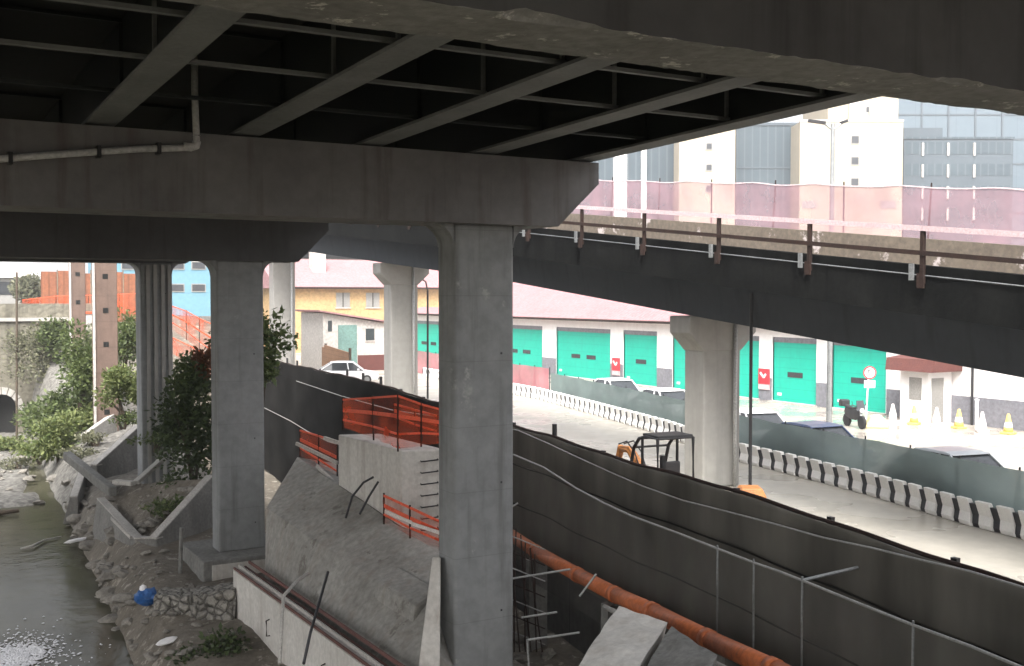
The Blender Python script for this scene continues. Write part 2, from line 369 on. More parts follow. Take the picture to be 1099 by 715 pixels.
def water_material():
    m = bpy.data.materials.new("murky_river_water"); m.use_nodes = True
    N = m.node_tree.nodes; L = m.node_tree.links; b = N["Principled BSDF"]
    g = N.new("ShaderNodeNewGeometry")
    n1 = N.new("ShaderNodeTexNoise"); n1.inputs["Scale"].default_value = 1.1; n1.inputs["Detail"].default_value = 3
    n2 = N.new("ShaderNodeTexNoise"); n2.inputs["Scale"].default_value = 5.5; n2.inputs["Detail"].default_value = 3
    n3 = N.new("ShaderNodeTexNoise"); n3.inputs["Scale"].default_value = .18; n3.inputs["Detail"].default_value = 4
    for n in (n1, n2, n3): L.new(g.outputs["Position"], n.inputs["Vector"])
    a = N.new("ShaderNodeMath"); a.operation = 'MULTIPLY_ADD'; a.inputs[1].default_value = .35; L.new(n2.outputs["Fac"], a.inputs[0]); L.new(n1.outputs["Fac"], a.inputs[2])
    bp = N.new("ShaderNodeBump"); bp.inputs["Strength"].default_value = .35; bp.inputs["Distance"].default_value = .05
    L.new(a.outputs[0], bp.inputs["Height"]); L.new(bp.outputs["Normal"], b.inputs["Normal"])
    r = N.new("ShaderNodeValToRGB"); r.color_ramp.elements[0].color = (.055, .052, .034, 1); r.color_ramp.elements[1].color = (.092, .086, .058, 1)
    r.color_ramp.elements[0].position = .35; r.color_ramp.elements[1].position = .65
    L.new(n3.outputs["Fac"], r.inputs[0]); L.new(r.outputs[0], b.inputs["Base Color"])
    b.inputs["Roughness"].default_value = .12; b.inputs["IOR"].default_value = 1.2; b.inputs["Specular IOR Level"].default_value = .13
    return m
M['water'] = water_material()

# ------------------------------------------------------------------ helper curves
def lerp(a, b, t): return a + (b - a) * t
def pw(tab, y):
    if y <= tab[0][0]: return tab[0][1]
    for (a, va), (b, vb) in zip(tab, tab[1:]):
        if y <= b: return lerp(va, vb, (y - a) / (b - a))
    return tab[-1][1]
def Xfence(y): return 11.5 + .126 * y
def Xshore(y): return pw([(-30, 5.0), (24, 5.1), (29, 5.5), (44, 6.5), (56, 7.0), (65, 7.8), (77, 8.2)], y)
def bankz(y): return pw([(-30, -8.5), (20, -8.35), (30, -8.0), (45, -7.5), (55, -6.7), (63, -5.6), (70, -3.9), (77, -2.2), (84, -1.9)], y)
def rough_n(x, y, s, a): return mnoise.noise(Vector((x * s, y * s, 3.3))) * a
def ground_z(x, y):
    u = x - Xfence(y)
    if u > -.02: return GZ - .02
    if y > 77.5: return -1.9 + rough_n(x, y, .2, .15)
    xs = Xshore(y)
    if x < xs - 1.2:
        z = -9.7
        if y > 42: z = lerp(-9.7, -8.86 + rough_n(x, y, .35, .22), min(1, max(0, (y - 46 + rough_n(x, y, .12, 5)) / 4)))
        if x < -14: z = lerp(z, -5.0, min(1, (-14 - x) / 5))
        return z + rough_n(x, y, .5, .12)
    zb = bankz(y)
    if y > 45: zb -= max(0, 1 - (x - xs) / 6) * min(1.2, (y - 45) * .08) + 0
    if 20 < y < 69: zb = lerp(zb, min(zb, -10.3 if y > 31 else lerp(-8.4, -10.3, max(0, (y - 26) / 5))), min(1, max(0, (u + 5.6) / 1.6)) * min(1, (69 - y) / 6))
    t = min(1, max(0, (x - (xs - 1.2)) / 2.0))
    t = t * t * (3 - 2 * t)
    z = lerp(-9.7, zb, t)
    return z + rough_n(x, y, .6, .16) + rough_n(x, y, 1.9, .07) * t

# ------------------------------------------------------------------ setting
def build_ground():
    us = [-900, -300, -120, -60, -40] + [-34 + .55 * i for i in range(int(34 / .55))] + [-.06, -.012, 1, 4, 10, 25, 60, 150, 400, 900]
    us = sorted(set(round(u, 3) for u in us))
    ys = [-900, -300, -100, -50, -30, -20, -12, -6, 0, 4, 8] + [10 + .6 * i for i in range(117)] + [82, 86, 92, 100, 120, 160, 260, 500, 900, 1500]
    vs = []; fs = []
    for y in ys:
        for u in us:
            yy = max(-30, min(140, y)); x = Xfence(yy) + u
            vs.append((x, y, ground_z(x, y)))
    n = len(us)
    for j in range(len(ys) - 1):
        for i in range(n - 1):
            fs.append((j * n + i, j * n + i + 1, (j + 1) * n + i + 1, (j + 1) * n + i))
    o = MB().add(vs, fs).build("ground", M['soil'], smooth=True)
    o['kind'] = 'structure'
build_ground()
MB().add([(-60, -40, WZ), (9.5, -40, WZ), (9.5, 77, WZ), (-60, 77, WZ)], [(0, 1, 2, 3)]).build("river_water", M['water'], kind='structure')

BAR = [(-20, 16.5)] + [(q.y, q.x) for q in (P(px, py, Z=GZ) for px, py in ((1250, 624), (1099, 577), (1044, 563), (933, 530), (849, 508), (792, 494), (716, 467), (640, 445), (578, 428)))] + [(78, 33.8), (120, 38)]
def Xbar(y): return pw(BAR, y)
def strip(name, xa, xb, ys, z, mat):
    vs = []; fs = []
    for y in ys: vs += [(xa(y), y, z), (xb(y), y, z)]
    for i in range(len(ys) - 1): fs.append((2 * i, 2 * i + 1, 2 * i + 3, 2 * i + 2))
    return MB().add(vs, fs).build(name, mat, kind='structure')
ysr = [-20 + 5 * i for i in range(31)]
strip("road", lambda y: Xfence(y) + .15, lambda y: Xbar(y) + .8, ysr, GZ, M['asphalt'])
strip("yard_pavement", lambda y: Xbar(y) + .8, lambda y: 70, ysr, GZ + .002, M['yard'])

# ------------------------------------------------------------------ overhead viaduct
DECK = [(-8, 3.17), (5.7, 2.91), (18.5, 2.65), (31.8, 2.42), (45, 2.35), (58, 2.5), (71, 2.8), (84, 3.15)]
def ztop(y): return pw(DECK, y)
via = thing("viaduct_deck", "dark overhead road deck on pale edged steel girders, seen from below", "viaduct deck", (3, 38, 2.3))
ysd = [-12, -8, 5.7, 18.5, 31.8, 45.5]
GX = [12.05, 9.8, 7.5, 5.24, 2.93, .6, -1.7, -4.0, -6.3]
WEB = 1.15
for gx in GX:
    w = .23; secs = []
    for y in ysd:
        z = ztop(y) + .03
        secs.append([(gx - .02, y, z + .05), (gx + .02, y, z + .05), (gx + .02, y, z + WEB), (gx - .02, y, z + WEB)])
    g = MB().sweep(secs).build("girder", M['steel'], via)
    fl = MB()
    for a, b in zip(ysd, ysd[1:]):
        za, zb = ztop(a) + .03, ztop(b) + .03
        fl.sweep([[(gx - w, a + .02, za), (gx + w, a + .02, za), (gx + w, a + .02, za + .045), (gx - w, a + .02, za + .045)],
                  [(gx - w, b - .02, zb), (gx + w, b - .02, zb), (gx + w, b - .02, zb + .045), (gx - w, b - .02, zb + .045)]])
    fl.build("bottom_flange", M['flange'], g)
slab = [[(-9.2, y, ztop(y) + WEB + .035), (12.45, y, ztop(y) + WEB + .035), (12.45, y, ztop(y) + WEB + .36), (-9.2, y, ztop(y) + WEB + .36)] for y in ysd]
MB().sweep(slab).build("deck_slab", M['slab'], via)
MB().sweep([[(12.46, y, ztop(y) + .75), (12.7, y, ztop(y) + .75), (12.7, y, ztop(y) + 2.3), (12.46, y, ztop(y) + 2.3)] for y in ysd]).build("edge_parapet", M['cap_conc'], via)
MB().sweep([[(-9.45, y, ztop(y) + .75), (-9.21, y, ztop(y) + .75), (-9.21, y, ztop(y) + 2.3), (-9.45, y, ztop(y) + 2.3)] for y in ysd]).build("edge_parapet", M['cap_conc'], via)
for yb in (9.4, 11.6, 13.7, 15.9, 22.0, 25.2, 28.4):
    for a, b in zip(GX, GX[1:]):
        z = ztop(yb) + .16
        m = MB()
        m.bar((b + .03, yb, z), (a - .03, yb, z), .09, .05)
        m.bar((b + .03, yb + .05, z + WEB - .16), (a - .03, yb + .05, z + WEB - .16), .05, .05)
        m.bar((b + .05, yb + .03, z + .03), (b + .05, yb + .03, z + WEB - .2), .05, .05)
        m.bar((a - .05, yb + .03, z + .03), (a - .05, yb + .03, z + WEB - .2), .05, .05)
        m.build("cross_brace", M['flange'] if yb in (11.6, 13.7) else M['steel'], via)

M['beam_face'] = pmat("shade_dark_beam_face", (.075, .074, .072), (.048, .047, .046), .6, .9, .08, 7, streak=(.02, .019, .018), streak_amt=.8, fine=.08)  # shade on the beam face put into a darker base colour
def viaduct_pier(Y, capx, ztop_, zbot, zbase, cols, wx, wy, cmat, kmat, label, name="viaduct_pier", chip=False, capw=.65):
    t = thing(name, label, "bridge pier", (cols[0], Y, zbase), "piers under the overhead viaduct")
    x0, x1 = capx
    tp = (x1 - x0)
    # cap beam with tapered ends, its soffit edge broken where the concrete has spalled
    prof = [(x0, ztop_), (x0 + .95, zbot)]
    n = max(2, int((x1 - x0 - 1.9) / .07)) if chip else 2
    low = []
    for i in range(n + 1): low.append(x0 + .95 + (x1 - x0 - 1.9) * i / n)
    m = MB()
    rows = []
    rnd = random.Random(int(Y * 10))
    def jit(a): return (rnd.random() ** 3) * a if chip else 0
    for i, x in enumerate(low):
        e = 1 if 0 < i < n else 0
        nz = max(0, mnoise.noise(Vector((x * 1.3, 2, 5)))) + .5 * max(0, mnoise.noise(Vector((x * 4.1, 7, 1)))) if chip else 0
        jy, jz = .10 * nz * e + jit(.012) * e, .06 * nz * e + jit(.01) * e
        n2_ = max(0, mnoise.noise(Vector((x * 1.7, 12, 5)))) if chip else 0
        jy2, jz2 = .06 * n2_ * e, .06 * n2_ * e + jit(.012) * e
        rows.append([(x, Y - capw, ztop_), (x, Y - capw, zbot + jz), (x, Y - capw + jy + .001, zbot + jz * .5), (x, Y - capw + jy + .03, zbot), (x, Y + capw - jy2 - .02, zbot), (x, Y + capw, zbot + jz2), (x, Y + capw, ztop_)])
    m.sweep([[(x0, Y - capw, ztop_), (x0, Y - capw, ztop_ - .42), (x0, Y - capw + .001, ztop_ - .42), (x0, Y - capw + .03, ztop_ - .42), (x0, Y + capw - .02, ztop_ - .42), (x0, Y + capw, ztop_ - .42), (x0, Y + capw, ztop_)]] + rows +
            [[(x1, Y - capw, ztop_), (x1, Y - capw, ztop_ - .42), (x1, Y - capw + .001, ztop_ - .42), (x1, Y - capw + .03, ztop_ - .42), (x1, Y + capw - .02, ztop_ - .42), (x1, Y + capw, ztop_ - .42), (x1, Y + capw, ztop_)]])
    cap = m.build("cap_beam", kmat, t, bevel=0 if chip else .03)
    if chip:   # the spalled underside strip, bounce light painted in as a paler base
        cap.data.materials.append(M['soffit'])
        for p in cap.data.polygons:
            if p.normal.z < -.3: p.material_index = 1
    for cx in cols:
        m = MB()
        hw, hd = wx / 2, wy / 2
        m.box(cx - hw, cx + hw, Y - hd, Y + hd, zbase, zbot + .01)
        c = m.build("column", cmat, t, bevel=.07, seg=3)
        for s in (-1, 1):          # curved haunch under the cap
            pr = [(cx + s * (hw - .002), zbot + .004)] + [(cx + s * (hw + .42 * (1 - math.sin(a))), zbot - .42 * (1 - math.cos(a))) for a in [R(9 * k) for k in range(11)]]
            pr = [pr[0]] + [(cx + s * (hw + .42), zbot + .004)] + pr[1:] + [(cx + s * (hw - .002), zbot - .42)]
            MB().prism(pr, 'y', Y - hd + .02, Y + hd - .02).build("haunch", cmat, t)
        th = MB()
        zz = zbase + .8
        while zz < zbot - .3:
            for dx in (.28 * wx,): th.box(cx + dx - .018, cx + dx + .018, Y - hd - .006, Y - hd + .01, zz - .02, zz + .02)
            zz += 2.5
        th.build("tie_hole", M['dark_metal'], c)
    return t
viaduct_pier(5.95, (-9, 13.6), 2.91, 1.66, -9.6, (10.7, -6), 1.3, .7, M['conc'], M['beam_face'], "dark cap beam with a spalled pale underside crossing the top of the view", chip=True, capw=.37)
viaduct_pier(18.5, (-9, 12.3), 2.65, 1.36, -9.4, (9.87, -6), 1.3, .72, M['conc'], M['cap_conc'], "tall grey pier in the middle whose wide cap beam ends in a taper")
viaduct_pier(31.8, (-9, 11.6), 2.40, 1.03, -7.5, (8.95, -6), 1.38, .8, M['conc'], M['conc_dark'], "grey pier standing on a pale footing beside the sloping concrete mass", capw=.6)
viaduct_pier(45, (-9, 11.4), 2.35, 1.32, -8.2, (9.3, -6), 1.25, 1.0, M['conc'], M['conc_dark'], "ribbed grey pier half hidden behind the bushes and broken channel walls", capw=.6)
# two brown piers with rows of square holes further up the bank
def brown_pier(Y, cx, zbase, zbot, wx, wy, label):
    t = thing("brown_pier", label, "bridge pier", (cx, Y, zbase), "bare brown piers up the river")
    c = MB().box(cx - wx / 2, cx + wx / 2, Y - wy / 2, Y + wy / 2, zbase, zbot).build("column", M['tower_brown'], t, bevel=.04)
    z = zbot - 1.0
    while z > zbase + .8:
        MB().box(cx - .13, cx + .13, Y - wy / 2 - .012, Y - wy / 2 + .05, z - .13, z + .13).build("tie_hole", M['black_void'], c)
        z -= 1.72
    MB().box(cx - wx / 2 - .05, cx - wx / 2 + .06, Y - wy / 2 - .07, Y - wy / 2 + .02, zbase, zbot).build("edge_strip", M['peach_wall'], c)
    return t
brown_pier(58, 9.55, -7.2, 2.0, 1.15, .6, "brown pier with a row of square black holes, the taller one on the bank")
brown_pier(71, 10.1, -6.0, 2.35, .9, .6, "small distant brown pier with holes in front of the brown sheet fence")
# ribs of the fourth pier
pr4 = [o for o in bpy.data.objects if o.get('label', '').startswith("ribbed grey pier")][0]
for dx in (-.34, -.05, .24, .5):
    MB().box(9.3 + dx - .07, 9.3 + dx + .07, 44.43, 44.52, -7.9, 1.25).build("rib", M['conc_light'], pr4)

# drain pipe hung along the second cap beam
def drain():
    pts = [P(-40, 174, Y=17.72), P(60, 166, Y=17.72), P(150, 160, Y=17.72), P(190, 159, Y=17.72)]
    a = P(205, 158, Y=17.72); b = P(211, 152, Y=17.72); c = P(209, 103, Y=17.72)
    t = thing("drain_pipe", "thin pale drain pipe with an elbow hung along the cap beam", "pipe", pts[0])
    MB().tube(pts + [a], .055, 10).build("pipe_run", M['pipe_white'], t, smooth=True)
    MB().tube([a - Vector((.12, 0, 0)), a, (a + b) / 2 + Vector((.03, 0, -.02)), b, b + Vector((0, 0, .1))], .072, 10).build("elbow", M['pipe_white'], t, smooth=True)
    MB().tube([b, c, c + Vector((0, 0, .8))], .055, 10).build("riser", M['pipe_white'], t, smooth=True)
    for i in (0, 1, 2):
        p = pts[i] + (pts[i + 1] - pts[i]) * .5
        MB().box(p.x - .03, p.x + .03, p.y - .07, 17.86, p.z - .09, p.z + .09).build("bracket", M['dark_metal'], t)
drain()

# ------------------------------------------------------------------ ramp on the right
def zk(y):
    if y <= 36: return 1.24 + .105 * (y - 23.5)
    return 1.24 + .105 * 12.5 + .085 * (y - 36)
yr = [-14, 0, 8, 14, 20, 26, 31, 36, 42, 50, 60, 72, 86]
ramp = thing("ramp_viaduct", "sloping concrete road ramp with a black stained edge on hammerhead piers", "road ramp", (22.5, 30, zk(30) - 1.93))
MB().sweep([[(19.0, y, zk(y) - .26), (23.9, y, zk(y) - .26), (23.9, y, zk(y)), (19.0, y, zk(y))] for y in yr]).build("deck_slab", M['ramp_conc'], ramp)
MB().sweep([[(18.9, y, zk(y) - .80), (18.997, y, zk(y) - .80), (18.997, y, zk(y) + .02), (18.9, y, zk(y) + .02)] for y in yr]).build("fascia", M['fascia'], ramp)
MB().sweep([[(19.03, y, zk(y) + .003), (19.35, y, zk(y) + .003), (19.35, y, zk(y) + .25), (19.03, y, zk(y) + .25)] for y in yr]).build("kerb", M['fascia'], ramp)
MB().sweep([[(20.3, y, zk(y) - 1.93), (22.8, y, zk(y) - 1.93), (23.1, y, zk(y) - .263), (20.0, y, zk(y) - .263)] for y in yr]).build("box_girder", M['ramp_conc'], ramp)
MB().sweep([[(23.5, y, zk(y) + .003), (23.8, y, zk(y) + .003), (23.8, y, zk(y) + .72), (23.5, y, zk(y) + .72)] for y in yr]).build("parapet", M['parapet'], ramp)
rail = thing("ramp_railing", "rusty ramp railing with dark posts and a pale pink top rail", "railing", (18.88, 30, zk(30)))
y = 2.5
while y < 56:
    z = zk(y)
    m = MB().box(18.80, 18.88, y - .045, y + .045, z - .12, z + .98)
    m.box(18.76, 18.80, y - .09, y + .09, z - .22, z + .1)
    m.build("post", M['rust'], rail)
    MB().box(18.72, 18.78, y + .16, y + .26, z - .05, z + .3).build("lamp_box", M['grey_metal'], rail)
    y += 3.22
MB().sweep([[(18.78, y, zk(y) + .98), (18.9, y, zk(y) + .98), (18.9, y, zk(y) + 1.09), (18.78, y, zk(y) + 1.09)] for y in yr]).build("top_rail", M['rail_white'], rail)
MB().sweep([[(18.765, y, zk(y) + .47), (18.797, y, zk(y) + .47), (18.797, y, zk(y) + .57), (18.765, y, zk(y) + .57)] for y in yr]).build("middle_rail", M['rust'], rail)
MB().tube([(18.86, y, zk(y) + .05) for y in yr], .014, 6).build("cable", M['grey_metal'], rail)
# netting fence on the far edge of the ramp
nf = thing("netting_fence", "faded pink safety netting on thin posts along the far side of the ramp", "netting fence", (23.7, 30, zk(30) + .9))
vs = []; fs = []
yy = [2 + .25 * i for i in range(240)]
for i, y in enumerate(yy):
    k = (y / 2.9) % 1.0
    sag = .06 * math.sin(math.pi * k) + .03 * rough_n(y, 1, .9, 1)
    bx = .05 * math.sin(y * 2.1) + .04 * math.sin(y * 5.3)
    vs += [(23.84 + bx, y, zk(y) + .5), (23.84 - bx * .6, y, zk(y) + 1.3), (23.84 + bx * .3, y, zk(y) + 2.1 - sag)]
for i in range(len(yy) - 1):
    for j in range(2): fs.append((3 * i + j, 3 * i + 3 + j, 3 * i + 4 + j, 3 * i + 1 + j))
MB().add(vs, fs).build("netting", M['pink_net'], nf, smooth=True)
MB().tube([Vector(vs[3 * i + 2]) for i in range(len(yy))], .022, 5).build("top_hem", M['rail_white'], nf)
y = 2.0; k = 0
while y < 60:
    lean = random.uniform(-.14, .14)
    MB().tube([(23.92, y, zk(y) + .2), (23.92, y + lean, zk(y) + 2.18)], .022, 6).build("post", M['rust'], nf)
    y += 2.9; k += 1
# hammerhead piers
def ramp_pier(Y, label, cx=21.45, w=1.42, d=.9):
    zb = zk(Y) - 1.93 - .004
    t = thing("ramp_pier", label, "bridge pier", (cx, Y, GZ), "hammerhead piers under the ramp")
    MB().box(cx - w / 2, cx + w / 2, Y - d / 2, Y + d / 2, GZ, zb - 1.05).build("column", M['conc_light'], t, bevel=.06)
    pr = [(cx - w / 2, zb - 1.048), (cx + w / 2, zb - 1.048), (cx + w / 2 + .6, zb - .5), (cx + w / 2 + .6, zb - .0), (cx - w / 2 - .55, zb - .0), (cx - w / 2 - .55, zb - .5)]
    zs = .105 * d / 2 if Y < 36 else .085 * d / 2
    MB().prism([(p[0], p[1] - zs - .004) for p in pr], 'y', Y - d / 2 - .03, Y + d / 2 + .03).build("hammerhead", M['conc_light'], t, bevel=.04)
    px = cx + w / 2 - .28
    MB().tube([(px, Y - d / 2 - .09, GZ), (px, Y - d / 2 - .09, zb - .1)], .06, 10).build("downpipe", M['pipe_white'], t, smooth=True)
    return t
ramp_pier(25.1, "nearest hammerhead pier under the ramp, beside the excavator on the road")
ramp_pier(47.9, "hammerhead pier between the white shed and the tall middle viaduct pier")
ramp_pier(66.0, "farthest hammerhead pier, half hidden by the spiky bush")
# thin dark downpipe from the ramp
b = P(805, 520, X=20.1)
tag(MB().tube([(b.x, b.y, GZ), (b.x, b.y, zk(b.y) - 1.0)], .045, 8).build("drain_pole", M['dark_metal']), "thin dark pole from the road up to the ramp, just right of its nearest pier", "pole")

# ------------------------------------------------------------------ dark hoarding along the road edge
def fence_pts(ys, off, zf): return [(Xfence(y) + off, y, zf(y)) for y in ys]
hd = thing("dark_hoarding", "long dark mesh hoarding on the edge of the road above the excavation", "hoarding", (Xfence(30), 30, -6.8))
y0, y1 = -2.0, 76.0
n = 34
HT = lambda y: pw([(8.6, -3.72), (11, -3.63), (13, -3.55), (18, -3.55), (25, -3.49), (31.7, -3.44), (39.5, -3.36), (51, -3.52), (63, -3.73)], y) + .02 * math.sin(y * .9) + .015 * math.sin(y * 2.3)
# stiff wall behind, mesh screens hung in front
vs = []; fs = []
yy = [y0 + (y1 - y0) * i / 160 for i in range(161)]
MB().sweep([[(Xfence(y) - .14, y, -10.4), (Xfence(y) - .065, y, -10.4), (Xfence(y) - .065, y, HT(y) - .05), (Xfence(y) - .14, y, HT(y) - .05)] for y in yy]).build("panel_wall", M['hoarding'], hd)
for ya, yb, bot, mt in ((y0, 29.0, -6.8, 'dark_net'), (29.05, y1, -10.2, 'dark_net_far')):  # far screens use the copy with shade put into its colour
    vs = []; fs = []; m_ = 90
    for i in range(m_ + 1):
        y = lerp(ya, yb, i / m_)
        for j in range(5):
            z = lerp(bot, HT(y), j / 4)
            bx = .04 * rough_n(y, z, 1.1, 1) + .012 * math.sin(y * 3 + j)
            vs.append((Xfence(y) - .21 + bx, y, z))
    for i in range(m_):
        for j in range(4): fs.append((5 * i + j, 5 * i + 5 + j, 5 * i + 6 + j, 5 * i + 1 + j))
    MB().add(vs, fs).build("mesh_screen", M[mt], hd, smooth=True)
for dz, w_ in ((.95, .035), (2.0, .03)):
    MB().sweep([[(Xfence(y) - .262 + .02 * math.sin(y * 1.7), y, HT(y) - dz - w_), (Xfence(y) - .255 + .02 * math.sin(y * 1.7), y, HT(y) - dz - w_), (Xfence(y) - .255 + .02 * math.sin(y * 1.7), y, HT(y) - dz), (Xfence(y) - .262 + .02 * math.sin(y * 1.7), y, HT(y) - dz)] for y in [4 + .5 * q for q in range(50)]]).build("seam", M['dark_net_far'], hd)
y = 2.0
while y < 76:
    MB().box(Xfence(y) - .02, Xfence(y) + .06, y - .05, y + .05, GZ, HT(y) + random.choice([.02, .05, .28])).build("post", M['dark_metal'], hd)
    y += 2.6
MB().tube([(Xfence(y) - .13, y, HT(y) + .01) for y in yy], .035, 6).build("top_rail", M['rust'], hd)
# slack wire clipped on the hoarding
ws = []
def wire_from_pixels(pts, off):
    out = []
    for px, py in pts:
        # intersect with the sloping fence plane x = 11.5 + .126 y + off
        d = fwd * F + rgt * (px - 549.5) + upv * (357.5 - py)
        s = (11.5 + off) / (d.x - .126 * d.y)
        out.append(d * s)
    return out
w1 = wire_from_pixels([(318, 409), (366, 425), (420, 440), (500, 452), (556, 462), (588, 476), (620, 491), (655, 507), (690, 522), (732, 537), (780, 549), (830, 562), (883, 577), (935, 588), (984, 600), (1040, 613), (1110, 634)], -.32)
tag(MB().tube(w1, .016, 6).build("slack_wire", M['wire']), "pale slack wire clipped along the upper half of the dark hoarding", "wire")
# lower mesh fence nearer to us
low_px = [(286, 438), (330, 462), (380, 483), (450, 495), (551, 488), (584, 502), (618, 524), (648, 540), (678, 554), (705, 564), (732, 574), (770, 589), (809, 604), (835, 613), (861, 623), (900, 639), (940, 655), (980, 671), (1040, 693), (1110, 722)]
low = wire_from_pixels([p for p in low_px if p[0] >= 551], -1.15)
lf = thing("mesh_fence", "sagging mesh fence on thin grey posts in front of the dark hoarding", "mesh fence", (low[8].x, low[8].y, -7.3))
vs = []; fs = []
for p in low: vs += [(p.x, p.y, p.z), (p.x - .03, p.y, (p.z - 6.7) / 2), (p.x, p.y, -6.75)]
for i in range(len(low) - 1):
    for j in range(2): fs.append((3 * i + j, 3 * i + 3 + j, 3 * i + 4 + j, 3 * i + 1 + j))
MB().add(vs, fs).build("mesh_screen", M['dark_net_near'], lf, smooth=True)
MB().tube(low, .02, 6).build("top_wire", M['wire'], lf)
for i in (7, 8, 10, 13, 15):
    if i < len(low):
        p = low[i]
        MB().tube([(p.x, p.y, -7.3), (p.x, p.y, p.z + .06)], .018, 6).build("post", M['grey_metal'], lf)
p = wire_from_pixels([(861, 623)], -1.15)[0]; q = wire_from_pixels([(921, 609)], -.3)[0]
MB().tube([p, q], .026, 6).build("brace", M['grey_metal'], lf)
w2 = wire_from_pixels([(280, 436), (312, 452), (330, 463), (352, 474), (372, 480), (420, 488)], -.5)
tag(MB().tube(w2, .02, 6).build("slack_wire", M['wire']), "pale wire sagging across the dark hoarding left of the orange netted platform", "wire")

# orange pipe at its foot
def opipe():
    pts = [P(548, 574, D=28.0), P(575, 592, D=25.6), P(620, 617, D=23), P(660, 638, D=21.0), P(700, 656, D=19.3), P(760, 686, D=17.4), P(830, 718, D=15.6), P(900, 752, D=14.2)]
    t = thing("orange_pipe", "orange plastic pipe lying along the foot of the dark hoarding", "pipe", pts[3])
    for i in range(len(pts) - 1):
        MB().tube([pts[i], pts[i + 1]], .155, 14).build("pipe_segment", M['orange_pipe'], t, smooth=True)
        d = (pts[i + 1] - pts[i]).normalized()
        MB().tube([pts[i + 1] - d * .09, pts[i + 1] + d * .09], .17, 14).build("coupling", M['orange_pipe'], t, smooth=True)
    for i in (1, 3, 5):
        p = pts[i]; MB().box(p.x - .25, p.x + .25, p.y - .12, p.y + .12, ground_z(p.x, p.y) - .2, p.z - .17).build("support", M['old_conc'], t)
    s = [p + Vector((-.30, -.08, -.18)) for p in pts[3:]]
    MB().tube(s, .05, 8).build("side_hose", M['debris'], t, smooth=True)
opipe()

# ------------------------------------------------------------------ excavation: slope, pedestal, retaining wall
def noisy_grid(nu, nv, fn, amp, sc):
    vs = []; fs = []
    for j in range(nv + 1):
        for i in range(nu + 1):
            p = Vector(fn(i / nu, j / nv))
            k = 0 if i in (0, nu) or j in (0, nv) else 1
            p += Vector((mnoise.noise(p * sc), mnoise.noise(p * sc + Vector((9, 3, 1))), mnoise.noise(p * sc + Vector((2, 8, 5))))) * amp * (.4 + .6 * k)
            vs.append(p)
    for j in range(nv):
        for i in range(nu): fs.append((j * (nu + 1) + i, j * (nu + 1) + i + 1, (j + 1) * (nu + 1) + i + 1, (j + 1) * (nu + 1) + i))
    return vs, fs
def solid_face(corners, depth_vec, amp, sc, nu=24, nv=14, mid=None):
    """one rough face with four flat sides behind it; corners: bottom-left, bottom-right, top-right, top-left"""
    a, b, c, d = [Vector(p) for p in corners]
    fn = lambda u, v: (a * (1 - u) + b * u) * (1 - v) + (d * (1 - u) + c * u) * v
    if mid:
        ml, mr = [Vector(p) for p in mid]
        def fn(u, v):
            if v < .5: return (a * (1 - u) + b * u) * (1 - 2 * v) + (ml * (1 - u) + mr * u) * 2 * v
            return (ml * (1 - u) + mr * u) * (2 - 2 * v) + (d * (1 - u) + c * u) * (2 * v - 1)
    vs, fs = noisy_grid(nu, nv, fn, amp, sc)
    ring = [i for i in range(nu + 1)] + [j * (nu + 1) + nu for j in range(1, nv + 1)] + [nv * (nu + 1) + i for i in range(nu - 1, -1, -1)] + [j * (nu + 1) for j in range(nv - 1, 0, -1)]
    n = len(vs); dv = Vector(depth_vec)
    for r in ring: vs.append(Vector(vs[r]) + dv)
    k = len(ring)
    for i in range(k): fs.append((ring[i], n + i, n + (i + 1) % k, ring[(i + 1) % k]))
    fs.append(tuple(n + i for i in range(k)))
    return MB().add(vs, fs)
slope_t = thing("concrete_slope", "large rough sloping grey concrete mass between the two tall piers", "concrete slope", (9.0, 24, -8.4))
top_l = P(319, 491, D=30.5); top_r = P(480, 600, D=23.2); bot_l = P(284, 607, D=27.6); bot_r = P(452, 770, D=18.6)
solid_face((bot_l + Vector((0, 0, -.3)), bot_r, top_r, top_l), (2.2, 1.2, -.6), .045, 1.4, 56, 32, (P(286, 545, D=28.4), P(470, 668, D=20.9))).build("slope_face", M['slope_conc'], slope_t)
bl = P(412, 628, D=22.9); br = P(455, 655, D=21.4)
MB().hexa([bl + Vector((-.28, -.05, -.35)), br + Vector((-.28, -.05, -.35)), br + Vector((.5, .3, -.3)), bl + Vector((.5, .3, -.3))],
          [bl + Vector((-.2, 0, .12)), br + Vector((-.2, 0, .12)), br + Vector((.5, .3, .3)), bl + Vector((.5, .3, .3))]).build("ledge", M['slope_conc'], slope_t, bevel=.08)
# pale buttress against the tall pier
tag(MB().hexa([P(446, 740, D=19.6), P(472, 740, D=19.6), P(472, 740, D=21), P(446, 740, D=21)], [P(464, 598, D=20.6), P(473, 598, D=20.6), P(473, 598, D=21.6), P(464, 598, D=21.6)]).build("concrete_wedge", M['white_conc'], bevel=.03),
    "narrow pale concrete wedge leaning against the foot of the tall middle pier", "concrete wedge")
